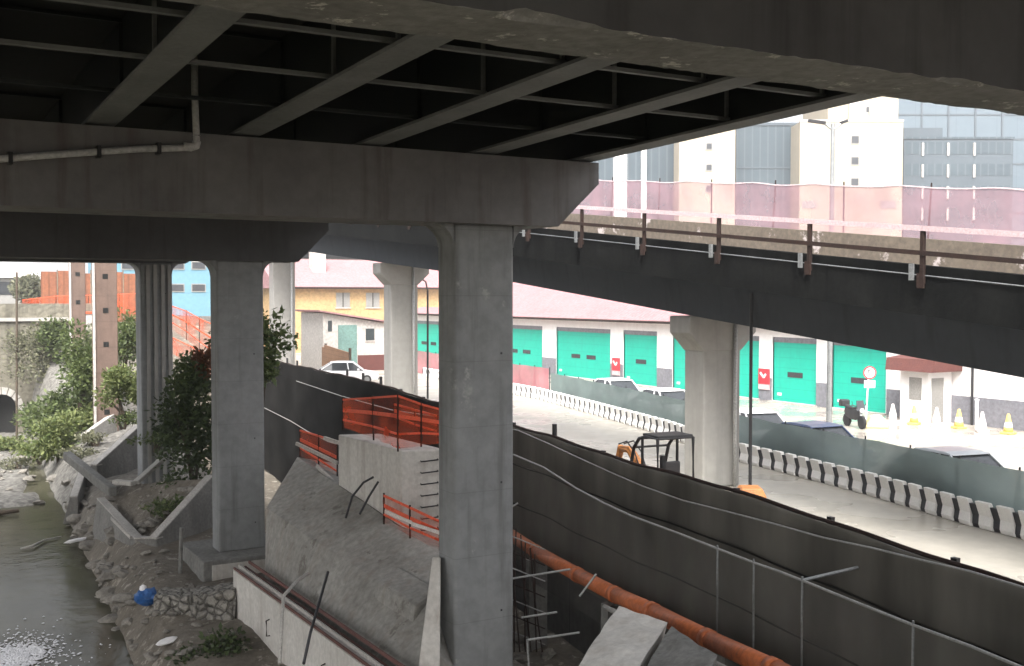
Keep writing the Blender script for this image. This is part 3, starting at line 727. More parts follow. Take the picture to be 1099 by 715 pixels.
# low white retaining wall with rusty formwork rails on top
wa, wb = P(250, 612, X=7.5), P(440, 752, X=7.62)
rw = thing("retaining_wall", "low whitish retaining wall with rusty rails along its top", "retaining wall", (7.55, 24, -9.0))
vv = Vector((.34, 0, 0))
mb = MB().hexa([(wa.x, wa.y, -9.4), (wb.x, wb.y, -9.4), (wb.x + .34, wb.y, -9.4), (wa.x + .34, wa.y, -9.4)], [wa, wb, wb + vv, wa + vv])
mb.build("wall_body", M['white_conc'], rw, bevel=.02)
for k, (dx, dz) in enumerate(((.03, .05), (.17, .09), (.31, .05), (.42, .16))):
    MB().bar(wa + Vector((dx, 0, dz)), wb + Vector((dx, 0, dz)), .045, .045 + .02 * (k % 2)).build("rail", M['rust_red'] if k != 1 else M['edge'], rw)
for t_ in (.28, .62):
    p = wa.lerp(wb, t_) + Vector((-.03, 0, -.9))
    MB().tube([p + Vector((.05, 0, 0)), p + Vector((-.05, 0, .0)), p + Vector((-.05, .02, .35)), p + Vector((.05, .02, .38))], .018, 6).build("staple", M['rust'], rw)
for a, b2, c, lab in (((300, 712), (304, 640), (331, 615), "bent pale hose rising over the low white retaining wall"), ((326, 712), (333, 680), (352, 614), "straight dark steel rod leaning on the low white retaining wall")):
    pts = [P(*a, D=19.5), P(*b2, D=21.0), P((b2[0] + c[0]) / 2, (b2[1] + c[1]) / 2 - 3, D=21.6), P(*c, D=22.6)]
    if 'rod' in lab: tag(MB().tube([pts[0], pts[1], pts[3]], .03, 7).build("steel_rod", M['dark_metal']), lab, "steel rod")
    else: tag(MB().tube(pts, .035, 7).build("hose", M['debris'], smooth=True), lab, "hose")
# pedestal
pe = thing("concrete_pedestal", "whitish concrete pedestal with rebar ladder behind the rough slope", "concrete block", (11, 25.5, -8.3))
c1, c2, c3 = P(363, 459, D=28.2), P(431, 484, D=25.2), P(480, 478, D=25.4)
c4 = c1 + (c3 - c2)
def drop(p, z): return Vector((p.x, p.y, z))
zt = c2.z
MB().hexa([drop(p, -8.3) for p in (c1, c2, c3, c4)], [drop(p, zt) for p in (c1, c2, c3, c4)]).build("block", M['white_conc'], pe, bevel=.03)
e = (c3 - c2).normalized()
for k in range(8):
    z = zt - .25 - k * .27
    p = c2 + e * .45; p = Vector((p.x, p.y, z)); nrm = Vector((-e.y, e.x, 0)); nrm = nrm if nrm.dot(fwd) < 0 else -nrm
    MB().tube([p + nrm * -.03, p + nrm * .13, p + e * .4 + nrm * .13, p + e * .4 - nrm * .03], .016, 6).build("rung", M['dark_metal'], pe)
for nm, pts, lab in (("rebar", [P(371, 556, D=25.6), P(378, 533, D=25.6), P(390, 518, D=25.6), P(401, 512, D=25.6)], "bent rebar hooked over the slope in front of the pale pedestal"),
                 ("rebar", [P(386, 552, D=25.4), P(396, 533, D=25.4), P(406, 517, D=25.4)], "straight rebar leaning on the slope beside the bent one")):
    tag(MB().tube(pts, .028, 7).build(nm, M['dark_metal']), lab, "rebar")
# orange netting barrier round the platform
def net_barrier(name, label, top, bot, mat, nposts, D_fun, tape=True, grp=None):
    pt = [P(px, py, D=D_fun(i)) for i, (px, py) in enumerate(top)]
    pb = [P(px, py, D=D_fun(i)) for i, (px, py) in enumerate(bot)]
    base = pb[len(pb) // 2]
    t = thing(name, label, "netting fence", base, grp)
    vs = []; fs = []; seg = 8; rows = 4; cols = 0
    for i in range(len(pt) - 1):
        for s in range(seg + (1 if i == len(pt) - 2 else 0)):
            u = s / seg
            a = pt[i].lerp(pt[i + 1], u); b = pb[i].lerp(pb[i + 1], u)
            for r in range(rows + 1):
                p = b.lerp(a, r / rows)
                p = p + Vector((rough_n(p.x * 3, p.y * 3 + r, .9, .07), rough_n(p.y * 3, p.z * 3 + p.x, .9, .07), rough_n(p.x, p.y + 5, 1.1, .06)))
                vs.append(p)
            cols += 1
    for i in range(cols - 1):
        for r in range(rows):
            k = rows + 1
            fs.append((i * k + r, (i + 1) * k + r, (i + 1) * k + r + 1, i * k + r + 1))
    MB().add(vs, fs).build("netting", mat, t, smooth=True)
    for a, b in zip(pt, pb):
        MB().tube([b - Vector((0, 0, .06)), a + Vector((0, 0, .06))], .022, 6).build("post", M['rust'], t)
    for a, b in zip(pt, pt[1:]): MB().bar(a, b, .035, .05).build("top_rail", M['orange_solid'], t)
    if tape:
        for i in range(len(pt) - 1):
            a = pt[i].lerp(pb[i], .38); b = pt[i + 1].lerp(pb[i + 1], .38)
            MB().bar(a, b, .02, .09).build("tape", M['orange_solid'], t)
            a = pt[i].lerp(pb[i], .72); b = pt[i + 1].lerp(pb[i + 1], .72)
            MB().bar(a, b, .025, .05).build("middle_rail", M['orange_solid'], t)
    return t
net_barrier("netting_barrier", "orange netted guard rail on top of the pale concrete pedestal", [(368, 429), (400, 427), (427, 425), (452, 434), (478, 441)], [(368, 459), (401, 470), (427, 482), (452, 477), (478, 476)], M['orange_net'], 5, lambda i: [28.0, 26.8, 25.3, 25.4, 25.6][i])
net_barrier("netting_barrier", "bright orange net panel behind the pedestal guard rail, hiding the hoarding foot", [(423, 434), (445, 440), (470, 447)], [(423, 452), (446, 462), (470, 470)], M['orange_net'], 3, lambda i: [28.4, 27.6, 26.8][i])
net_barrier("netting_barrier", "red and white taped net barrier at the foot of the pedestal", [(412, 532), (440, 545), (472, 560)], [(412, 560), (440, 575), (472, 588)], M['orange_net'], 3, lambda i: [25.0, 24.0, 23.2][i])
wt = thing("warning_tape", "red and white warning tape strung in front of the low net barrier", "tape", P(440, 560, D=23.9))
MB().bar(P(413, 549, D=24.9), P(442, 561, D=23.9), .012, .08).build("tape_strip", M['white_tape'], wt); MB().bar(P(442, 562, D=23.9), P(472, 572, D=23.0), .012, .08).build("tape_strip", M['white_tape'], wt)
net_barrier("netting_barrier", "dull red net fence in the shadow behind the rough slope", [(322, 462), (342, 468), (362, 475)], [(322, 488), (342, 503), (362, 518)], M['orange_net'], 3, lambda i: [31.5, 30.5, 29.6][i])
for k, (a, b) in enumerate((((348, 470), (384, 482)), ((340, 500), (366, 525)), ((318, 476), (362, 497)))):
    labs = ("pale board leaning on the pedestal corner, uppermost of three", "lowest pale board wedged between slope and pedestal", "pale middle board across the red net behind the slope")
    tag(MB().bar(P(*a, D=29.4), P(*b, D=28.4), .06, .09).build("board", M['edge']), labs[k], "board", "pale boards behind the slope")

# grey footing of the left pier and masonry
fa, fb = P(197, 602, D=30.6), P(278, 590, D=30.9)
ft = thing("pier_footing", "pale square footing block under the left pier", "footing", (8.8, 31.6, -8.6))
MB().box(7.55, 10.6, 30.45, 33.3, -9.3, -7.48).build("block", M['old_conc'], ft, bevel=.04)
MB().box(7.8, 9.4, 30.41, 30.47, -8.6, -7.6).build("facing_slab", M['white_conc'], ft)
ma, mm_, mc = P(166, 640, D=27.6), P(214, 638, D=27.2), P(253, 633, D=27.0)
mw = thing("masonry_wall", "broken rubble masonry wall beside the white retaining wall, above dark weeds", "rubble wall", (6.6, 27.3, -9.2))
for nm, a, b, mt in (("rubble_face", ma, mm_, M['mason']), ("broken_face", mm_, mc, M['mason'])):
    solid_face((Vector((a.x - .15, a.y - .3, -9.5)), Vector((b.x - .15, b.y - .3, -9.5)), b, a), (.35, .9, -.05), .14, 3.4, 30, 24).build(nm, mt, mw)

# broken channel walls (old pier noses)
def channel(name, label, path, base, th, mat, floor=None):
    t = thing(name, label, "channel wall", Vector((path[1].x, path[1].y, base)), "broken concrete channels on the bank")
    for a, b in zip(path, path[1:]):
        d = Vector((b.x - a.x, b.y - a.y, 0)).normalized(); nrm = Vector((-d.y, d.x, 0)) * th
        if nrm.dot(Vector((fwd.x, fwd.y, 0))) < 0: nrm = -nrm
        a2 = a - d * .02; b2 = b + d * .02
        lean = Vector((-nrm.x, -nrm.y, 0)) * .9
        MB().hexa([drop(a2, base) + lean, drop(b2, base) + lean, drop(b2, base) + nrm, drop(a2, base) + nrm], [a2, b2, b2 + nrm, a2 + nrm]).build("wall_slab", mat, t, bevel=.02)
        MB().hexa([a2 + Vector((0, 0, .004)), b2 + Vector((0, 0, .004)), b2 + nrm * .9 + Vector((0, 0, .004)), a2 + nrm * .9 + Vector((0, 0, .004))],
                  [a2 + Vector((0, 0, .05)), b2 + Vector((0, 0, .05)), b2 + nrm * .9 + Vector((0, 0, .05)), a2 + nrm * .9 + Vector((0, 0, .05))]).build("worn_edge", M['edge'], t)
    if floor:
        fs_ = [Vector(p) for p in floor]
        vs_, fa_ = noisy_grid(14, 12, lambda u, v: (fs_[0] * (1 - u) + fs_[1] * u) * (1 - v) + (fs_[3] * (1 - u) + fs_[2] * u) * v, .16, 1.4)
        MB().add(vs_, fa_).build("rubble_floor", M['soil'], t)
    return t
ch1 = [P(104, 536, D=38.0), P(144, 579, D=34.0), P(168, 579, D=33.6), P(228, 512, D=36.4)]
channel("broken_channel", "nearest broken concrete channel wall with a pale worn rim, beside the left pier", ch1, -9.0, .3, M['channel'],
        [ch1[1] + Vector((.2, .3, -.35)), ch1[2] + Vector((.2, .3, -.3)), ch1[3] + Vector((.2, .4, -.1)), ch1[0] + Vector((.6, 1.5, .2))])
ch2 = [P(75, 534, D=42), P(86, 503, D=44), P(104, 500, D=43.6), P(151, 457, D=46.5)]
channel("broken_channel", "farther broken channel wall that climbs to the ribbed grey pier", ch2, -8.9, .3, M['channel'],
        [ch2[1] + Vector((.3, 1.0, -.2)), ch2[2] + Vector((.2, .4, -.2)), ch2[3] + Vector((.2, .5, .1)), ch2[0] + Vector((2.5, 6.0, .6))])
ch3 = [P(88, 470, D=53), P(124, 444, D=55)]
channel("broken_channel", "low pale edged slab on the slope at the foot of the brown pier", ch3, -8.6, .3, M['channel'])
tag(MB().bar(P(72, 489, D=43.0), P(121, 528, D=38.0), .32, .34).build("broken_beam", M['old_conc'], bevel=.05), "broken concrete beam fallen between the two channel walls", "broken beam")
tag(MB().bar(P(123, 517, D=38.6), P(143, 519, D=38.2), .26, .16).build("broken_slab", M['debris'], bevel=.03), "short pale slab lying at the end of the broken beam", "broken slab")
tag(MB().bar(P(146, 518, D=38.4), P(173, 494, D=40.2), .22, .16).build("concrete_rail", M['debris'], bevel=.03), "pale concrete kerb piece leaning below the dark bush", "broken kerb")
tag(MB().bar(P(120, 556, D=34.4), P(141, 577, D=33.3), .08, .1).build("board", M['edge']), "thin pale board stuck on the nearest channel wall", "board")
tag(MB().tube([P(193, 620, D=31.0), P(195, 566, D=31.0)], .06, 8).build("short_post", M['old_conc']), "short grey post standing between the channel wall and the left pier", "post")

# ---- stones on the waterline and in the trench
def stone_mesh(r, seed):
    bm = bmesh.new(); bmesh.ops.create_icosphere(bm, subdivisions=2, radius=r)
    for v in bm.verts:
        n = mnoise.noise(v.co * (1.6 / r) + Vector((seed, seed * 2, 1)))
        v.co = Vector((v.co.x * 1.25, v.co.y, v.co.z * .62)) * (1 + .45 * n)
    me = bpy.data.meshes.new("stone"); bm.to_mesh(me); bm.free(); me.materials.append(M['stone']); return me
sm = [stone_mesh(.22, s) for s in (1, 2, 3, 4, 5)]
rs = random.Random(3)
def stone(x, y, s, lab, grp, z=None):
    o = bpy.data.objects.new("stone", rs.choice(sm)); COL.objects.link(o)
    o.location = (x, y, (ground_z(x, y) if z is None else z) + .05 * s); o.rotation_euler = (rs.uniform(-.3, .3), rs.uniform(-.3, .3), rs.uniform(0, 6.28)); o.scale = (s, s, s * rs.uniform(.7, 1.1))
    tag(o, lab, "stone", grp)
for i in range(90):
    y = rs.uniform(25.5, 50); x = Xshore(y) + rs.gauss(-.15, .35)
    stone(x, y, rs.choice([.5, .6, .8, 1.0, 1.5]), "rough grey stone at the water's edge below the channel walls", "stones along the waterline")
for i in range(45):
    y = rs.uniform(47, 70); x = rs.uniform(1.5, Xshore(y))
    stone(x, y, rs.choice([.5, .7, 1.0, 1.3]), "grey stone on the pale gravel bar upstream", "stones on the gravel bar")
for i in range(40):
    u = rs.random(); w = rs.random()
    p = ch1[1].lerp(ch1[3], u * .8 + .1) + Vector((-.2 + w * .2, .5 + w * 1.6, -.2))
    stone(p.x, p.y, rs.choice([.4, .5, .8]), "rubble stone inside the nearest broken channel", "stones in the channel", z=p.z - .1)
for i in range(70):
    y = rs.uniform(23.5, 44); x = Xshore(y) + .3 + abs(rs.gauss(0, .9))
    if x < 7.4: stone(x, y, rs.choice([.2, .25, .3, .4, .55]), "small loose stone on the rubble ledge above the water", "loose stones on the ledge")
for i in range(36):
    y = rs.uniform(15.5, 25); x = Xfence(y) - rs.uniform(.8, 4.0)
    stone(x, y, rs.choice([.5, .8, 1.2]), "dark stone in the trench below the dark hoarding", "stones in the trench")
for i, (px, py, s, lab) in enumerate(((82, 580, (1.1, .4, .3), "white scrap lying at the waterline left of the channel wall"), (180, 700, (.9, .5, .3), "white scrap at the bottom of the masonry wall"), (165, 637, (.0, 0, 0), None))):
    if lab:
        o = bpy.data.objects.new("scrap", stone_mesh(.3, 20 + i)); COL.objects.link(o); o.data.materials[0] = M['white_paint']
        p = P(px, py, D=[33, 25.6][i]); o.location = (p.x, p.y, max(p.z, ground_z(p.x, p.y) + .05)); o.scale = s; o.rotation_euler = (0, 0, .6); tag(o, lab, "scrap")
tag(MB().tube([P(22, 589, Z=-8.95), P(35, 586, Z=-8.9), P(47, 580, Z=-8.93), P(66, 576, Z=-8.94)], [.03, .05, .04, .025], 7).build("driftwood", M['debris']), "pale driftwood stick floating on the river", "driftwood")
tag(MB().tube([P(-6, 552, Z=-8.9), P(20, 548, Z=-8.85)], [.12, .09], 7).build("driftwood", M['bark']), "dark log at the edge of the gravel bar", "log")
# white flakes that paint the bright glare onto the river
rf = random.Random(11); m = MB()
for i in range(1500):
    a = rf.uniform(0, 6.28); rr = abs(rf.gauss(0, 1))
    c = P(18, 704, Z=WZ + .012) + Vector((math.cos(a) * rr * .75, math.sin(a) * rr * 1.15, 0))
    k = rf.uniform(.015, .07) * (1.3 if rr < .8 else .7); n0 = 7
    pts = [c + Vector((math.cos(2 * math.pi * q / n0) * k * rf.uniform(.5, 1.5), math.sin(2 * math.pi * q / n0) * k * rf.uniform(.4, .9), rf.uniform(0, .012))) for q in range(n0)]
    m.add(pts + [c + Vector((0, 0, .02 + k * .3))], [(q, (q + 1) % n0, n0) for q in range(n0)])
fo = m.build("glare_flakes", pmat("glare_flakes", (.72, .72, .74), (.6, .6, .62), 3, .7, 0), kind='stuff')
fo['label'] = "white flakes on the murky river standing in for its bright glare"; fo['category'] = "glare flakes"
# blue sack
bp = P(158, 648, D=28.4)
bz = ground_z(bp.x, bp.y)
bs = thing("blue_sack", "crumpled blue plastic sack with a white knot on the river ledge", "sack", (bp.x, bp.y, bz))
bm = bmesh.new(); bmesh.ops.create_icosphere(bm, subdivisions=3, radius=.27)
for v in bm.verts: v.co = Vector((v.co.x * 1.15, v.co.y, v.co.z * .85 + .2)) * (1 + .28 * mnoise.noise(v.co * 6))
me = bpy.data.meshes.new("sack_body"); bm.to_mesh(me); bm.free(); me.materials.append(M['blue_bag'])
o = bpy.data.objects.new("sack_body", me); COL.objects.link(o); o.parent = bs
MB().lathe([(.05, .36), (.10, .42), (.085, .5), (.02, .54)], 9, (-.1, 0, 0)).build("knot", M['white_paint'], bs, local=True)
bs.location.z = max(bz, bp.z) - .02

# debris blocks and rebar in the trench
tb = [P(724, 652, D=17.6), P(622, 735, D=14.6)]
def tilted_beam(name, a, b, w, h, lab, mat=M['old_conc']):
    tag(MB().bar(a, b, w, h).build(name, mat, bevel=.06), lab, "concrete beam", "concrete beams tipped into the trench")
def rough_slab(name, quad, thick, mat, lab, sd):
    a, b, c, d = quad
    vs, fs = noisy_grid(18, 18, lambda u, v: (a * (1 - u) + b * u) * (1 - v) + (d * (1 - u) + c * u) * v, .07, 2.3)
    n = 19; k = len(vs)
    ring = [i for i in range(n)] + [j * n + n - 1 for j in range(1, n)] + [(n - 1) * n + i for i in range(n - 2, -1, -1)] + [j * n for j in range(n - 2, 0, -1)]
    for q in ring: vs.append(vs[q] + Vector((.06 * mnoise.noise(vs[q] * 3), .1, -thick)))
    m = len(ring)
    for i in range(m): fs.append((ring[i], k + i, k + (i + 1) % m, ring[(i + 1) % m]))
    fs.append(tuple(k + i for i in range(m)))
    tag(MB().add(vs, fs).build(name, mat), lab, "concrete slab", "broken slabs in the trench")
rough_slab("broken_slab", (P(606, 735, D=15.6), P(668, 742, D=14.9), P(716, 668, D=17.4), P(664, 650, D=18.6)), .35, M['white_conc'], "pale broken sloping slab tipped into the trench under the orange pipe", 1)
rough_slab("broken_slab", (P(672, 748, D=14.7), P(742, 752, D=13.9), P(770, 704, D=15.2), P(720, 672, D=17.0)), .45, M['old_conc'], "mossy grey slab lying between the pale broken slab and the orange pipe", 2)
for i, (a, b, d) in enumerate((((545, 622), (612, 611), 22), ((560, 663), (598, 657), 21.5), ((566, 687), (622, 679), 20.5), ((566, 686), (568, 725), 20.5), ((548, 545), (556, 540), 26), ((640, 616), (622, 640), 21))):
    labs = ["topmost thin pale bar across the dark trench beside the tall pier", "second thin pale bar in the trench, under the topmost", "lowest level bar in the trench joined to an upright", "short upright bar rising at the bottom of the trench", "tiny pale bar stub beside the tall pier, above the pipe", "slanting pale bar under the orange pipe"]
    tag(MB().tube([P(*a, D=d), P(*b, D=d)], .022, 6).build("rebar", M['wire']), labs[i], "rebar", "bars in the trench")
rc = thing("rebar_cage", "tangled rebar cage standing in the dark trench right of the tall pier", "rebar cage", P(560, 690, D=23))
for k in range(6):
    a = P(549 + k * 5, 560 + k * 7, D=24); b = P(552 + k * 6, 700, D=23)
    MB().tube([a, a.lerp(b, .5) + Vector((.06 * (-1) ** k, .05, 0)), b], .017, 5).build("bar", M['rust'], rc)
for k in range(7):
    a = P(548, 575 + k * 17, D=23.6); b = P(585, 590 + k * 17, D=23.2)
    MB().tube([a, b], .014, 5).build("hoop", M['rust'] if k % 2 else M['wire'], rc)

# ------------------------------------------------------------------ barriers and green fence
units = []
proto = thing("road_barrier", "white road barrier block with a black end, one of the row along the road", "barrier", (0, 0, 0), "black and white barrier row along the road")
prf = [(-.21, 0), (.21, 0), (.21, .1), (.09, .3), (.075, .62), (-.075, .62), (-.09, .3), (-.21, .1)]
def shear(m):
    for p in m.v: p.y += .5 * (p.z - .3)
    return m
shear(MB().prism(prf, 'y', -.22, .20)).build("white_block", M['plastic_white'], proto, local=True, bevel=.02)
shear(MB().prism([(p[0] * .8, p[1] * .86) for p in prf], 'y', .203, .43)).build("black_link", M['plastic_black'], proto, local=True)
y = 8.0; first = True
while y < 70:
    x = Xbar(y); a = math.atan2(Xbar(y + .3) - Xbar(y - .3), .6)
    if first: proto.location = (x, y, GZ); proto.rotation_euler = (0, 0, -a); first = False
    else: dup(proto, (x, y, GZ + .004), -a + random.uniform(-.04, .04))
    y += .66 * math.cos(a)
def green_fence(name, label, ya, yb, mat, h):
    t = thing(name, label, "netting fence", (Xbar((ya + yb) / 2) + .55, (ya + yb) / 2, GZ))
    vs = []; fs = []; n = int((yb - ya) / .3)
    for i in range(n + 1):
        y = lerp(ya, yb, i / n); x = Xbar(y) + .5
        sag = .025 * abs(math.sin(y * 1.57)) + rough_n(y, 2, .5, .03)
        for r in range(4): vs.append((x + rough_n(y * 2, r, .9, .07), y, GZ + .06 + (h - sag - .06) * r / 3))
    for i in range(n):
        for r in range(3): fs.append((4 * i + r, 4 * i + 4 + r, 4 * i + 5 + r, 4 * i + 1 + r))
    MB().add(vs, fs).build("netting", mat, t, smooth=True)
    y = ya
    while y < yb:
        x = Xbar(y) + .56
        MB().tube([(x, y, GZ), (x, y, GZ + h + .06)], .026, 6).build("post", M['dark_metal'], t)
        y += 2.0
green_fence("mesh_fence", "grey green debris mesh fence behind the black and white barriers", 6.5, 50.5, M['green_net'], 1.48)
green_fence("mesh_fence", "faded red netting fence continuing beyond the green mesh", 50.8, 82, M['red_net'], 1.7)

# ------------------------------------------------------------------ garage row
GXF = 41.5
gar = thing("garage_building", "long white garage building with teal doors and a pink tiled roof", "garage building", (46, 47, GZ))
def Yp(px): return P(px, 400, X=GXF).y
doors = [(89.5, 84.2), (82.6, 76.4), (Yp(582) + 6.7, Yp(582)), (Yp(597), Yp(655)), (Yp(669), Yp(705)), (Yp(722), Yp(814.5)), (Yp(829), Yp(876)), (Yp(893), Yp(951))]
DT, EV = -2.2, -1.62
ws_ = MB(); yprev = 92.0
seg_y = [92.0]
for a, b in doors:
    ws_.box(GXF, GXF + .35, a, yprev, GZ, DT); yprev = b
ws_.box(GXF, GXF + .35, -5, yprev, GZ, DT)
ws_.box(GXF, GXF + .35, -5, 92.0, DT, EV)
ws_.box(GXF + .36, GXF + 10.6, -5, 92.0, GZ, EV)
ws_.build("wall", M['white_paint'], gar)
yprev = 92.0
for a, b in doors + [(Yp(951), -5)]:
    # dado at the foot of each pilaster
    if yprev - a > .2: MB().box(GXF - .025, GXF - .002, a + .02, yprev - .02, GZ + .01, GZ + 1.25).build("dado", M['dado'], gar)
    yprev = b
MB().box(GXF - .025, GXF - .002, -5, Yp(951) - .05, GZ + .01, GZ + 1.25).build("dado", M['dado'], gar)
for a, b in doors:
    d = MB().box(GXF + .10, GXF + .2, b, a, GZ + .03, DT).build("garage_door", M['teal'], gar)
    wide = (a - b) > 5
    yc = (a + b) / 2
    for off in ((-.95, .95) if wide else (0,)):
        w = .55
        MB().box(GXF + .085, GXF + .099, yc + off - w, yc + off + w, GZ + 1.38, GZ + 1.66).build("vent", M['window'], d)
    MB().box(GXF + .02, GXF + .21, b - .06, b, GZ, DT + .06).build("door_frame", M['white_paint'], d)
    MB().box(GXF + .02, GXF + .21, a, a + .06, GZ, DT + .06).build("door_frame", M['white_paint'], d)
    MB().box(GXF + .06, GXF + .0995, b + .002, a - .002, DT - .28, DT - .004).build("shutter_box", M['dado'], d)
    MB().box(GXF + .08, GXF + .099, a - .6, a - .3, GZ + .35, GZ + .5).build("handle", M['sign_white'], d)
    MB().box(GXF - .25, GXF + .1, b - .1, a + .1, GZ + .004, GZ + .06).build("threshold", M['edge'], d)
# roof
for ya, yb, xr, zr in ((-5.3, 84, 46.8, 1.45), (84.003, 92.3, 43.6, -1.1)):
    MB().prism([(GXF - .55, EV - .02), (GXF - .55, EV + .08), (xr, zr + .1), (xr, zr)], 'y', ya, yb).build("roof_pitch", M['roof_tile'], gar)
    MB().prism([(xr + .003, zr), (xr + .003, zr + .1), (GXF + 11.0, EV + .08), (GXF + 11.0, EV - .02)], 'y', ya, yb).build("roof_pitch", M['roof_tile'], gar)
MB().tube([(GXF - .62, -5, EV + .02), (GXF - .62, 92, EV + .02)], .08, 8).build("gutter", M['rust'], gar)
p = P(1043, 440, X=GXF - .1)
MB().tube([(GXF - .09, p.y, GZ), (GXF - .09, p.y, EV)], .055, 8).build("downpipe", M['dark_metal'], gar)
MB().prism([(GXF, EV), (46.8, 1.43), (GXF + 10.6, EV)], 'y', 83.6, 83.98).build("gable", M['white_paint'], gar)
# red signs with a white hook mark on two pilasters
def red_sign(px, py, lab):
    c = P(px, py, X=GXF - .06)
    t = thing("wall_sign", lab, "sign", (c.x, c.y, c.z - .45), "red signs on the garage pilasters")
    MB().box(c.x - .03, c.x + .03, c.y - .42, c.y + .42, c.z - .42, c.z + .42).build("sign_plate", M['sign_red'], t)
    m = MB()
    m.bar((c.x - .036, c.y + .27, c.z + .2), (c.x - .036, c.y - .02, c.z - .06), .012, .13)
    m.bar((c.x - .036, c.y - .02, c.z - .06), (c.x - .036, c.y - .17, c.z + .14), .012, .13)
    m.build("white_mark", M['sign_white'], t)
    MB().box(c.x - .02, c.x + .03, c.y - .42, c.y + .42, c.z - .72, c.z - .43).build("lower_plate", M['rail_white'], t)
red_sign(661, 391, "red square sign with a white tick on the pilaster beside the wide door")
red_sign(820, 404, "red square sign with a white tick on the pilaster right of the ramp pier")
# kiosk
kx0, kx1 = 39.9, 41.45
ka, kb = P(966, 440, X=kx0).y, P(996, 440, X=kx0).y
ks = thing("kiosk", "small white kiosk with a red brown tiled roof against the garage wall", "kiosk", (kx0 + .7, (ka + kb) / 2, GZ))
KT = GZ + 2.35
MB().box(kx0, kx1, kb, ka, GZ, KT).build("wall", M['white_paint'], ks)
MB().box(kx0 - .02, kx0 - .003, kb + .35, ka - .5, GZ + 1.05, GZ + 2.05).build("window", M['window_grey'], ks)
MB().box(kx0 + .2, kx0 + 1.0, kb - .02, kb - .003, GZ + .05, GZ + 2.05).build("door", M['window_grey'], ks)
MB().hexa([(kx0 - .5, kb - .55, KT + .003), (kx1, kb - .55, KT + .003), (kx1, ka + .45, KT + .003), (kx0 - .5, ka + .45, KT + .003)],
          [(kx0 - .35, kb - .6, KT + .55), (kx1, kb - .6, KT + .75), (kx1, ka + .5, KT + .75), (kx0 - .35, ka + .5, KT + .55)]).build("roof", M['roof_red'], ks)
# cones
def cone_proto(name, lab, mat, grp):
    t = thing(name, lab, "cone", (0, 0, 0), grp)
    MB().box(-.24, .24, -.24, .24, 0, .1).build("base", mat, t, local=True, bevel=.03)
    MB().lathe([(.2, .1), (.17, .28), (.10, .62), (.06, .8), (.045, .84), (.0, .85)], 16).build("cone_body", mat, t, local=True, smooth=True)
    MB().lathe([(.172, .3), (.132, .5)], 16).build("band", M['sign_white'], t, local=True)
    return t
cw = cone_proto("traffic_cone", "white cone beside the kiosk's left corner", M['cone_white'], "cones along the garage wall")
cy = cone_proto("traffic_cone", "yellow cone in front of the kiosk", M['cone_yellow'], "cones along the garage wall")
usedc = set()
for px, py, kind, lab in ((958, 453.5, cw, "white cone standing just left of the kiosk"), (981, 455.5, cy, "yellow cone standing in front of the kiosk door"), (1005, 458, cw, "white cone standing just right of the kiosk"),
                          (1029, 460, cy, "yellow cone between the kiosk and the white post"), (1054, 463.5, cw, "white cone standing beside the white post"), (1082, 466, cy, "rightmost yellow cone beyond the white post")):
    g = P(px, py, Z=GZ + .003)
    if kind.name not in usedc: kind.location = g; kind['label'] = lab; usedc.add(kind.name); kind.rotation_euler = (0, 0, .3)
    else: dup(kind, g, random.uniform(0, 1.5), lab)
g = P(1048, 461, Z=GZ + .003)
pt = thing("post", "slim white post with a flat cap among the cones", "post", g)
MB().tube([g, g + Vector((0, 0, 1.25))], .07, 10).build("shaft", M['sign_white'], pt); MB().lathe([(.0, 1.25), (.1, 1.25), (.1, 1.3), (0, 1.32)], 12, g).build("cap", M['sign_white'], pt)
# tipped pale yellow block
g = P(941, 459, Z=GZ)
tb = thing("barrier_block", "pale yellow plastic barrier block lying beside the motorbike", "barrier block", g)
MB().prism([(-.5, 0), (.5, 0), (.42, .3), (.15, .55), (-.3, .5), (-.45, .2)], 'y', -.28, .28).build("block", M['block_yellow'], tb, local=True, bevel=.05)
MB().box(-.12, .12, -.2, .2, .5, .545).build("filler_cap", M['plastic_white'], tb, local=True)
tb.rotation_euler = (0, 0, R(-40))
# traffic sign
g = P(929, 452, Z=GZ)
ts = thing("traffic_sign", "round red rimmed sign over a small white plate on a white pole", "traffic sign", g)
c = P(933, 400, D=(g.x * .5 + g.y * .866)) - g
def disc(c, n, r, off, k=24):
    u = Vector((-n.y, n.x, 0)).normalized(); w = Vector((0, 0, 1))
    ring = lambda rr, o: [c + n * o + u * rr * math.cos(2 * math.pi * i / k) + w * rr * math.sin(2 * math.pi * i / k) for i in range(k)]
    return ring
nn = Vector((-fwd.x, -fwd.y, 0)).normalized()
MB().tube([(0, 0, 0), (c.x * .9, c.y * .9, c.z + .3)], .04, 10).build("pole", M['sign_white'], ts, local=True)
r1 = disc(c, nn, .3, .05)
MB().sweep([r1(.3, .045), r1(.3, .065)]).build("rim", M['sign_red'], ts, local=True)
f_ = MB().sweep([r1(.235, .067), r1(.235, .072)]).build("sign_face", M['sign_white'], ts, local=True)
uu = Vector((-nn.y, nn.x, 0))
mk = MB(); cc = c + nn * .078
for a, b2 in (((.08, .12), (-.07, .12)), ((-.07, .12), (-.02, -.13))):
    mk.bar(cc + uu * a[0] + Vector((0, 0, a[1])), cc + uu * b2[0] + Vector((0, 0, b2[1])), .05, .006) if False else mk.bar(cc + uu * a[0] + Vector((0, 0, a[1])), cc + uu * b2[0] + Vector((0, 0, b2[1])), .01, .05)
mk.build("mark", M['sign_black'], f_, local=True)
pc = c + Vector((0, 0, -.52)) + nn * .05
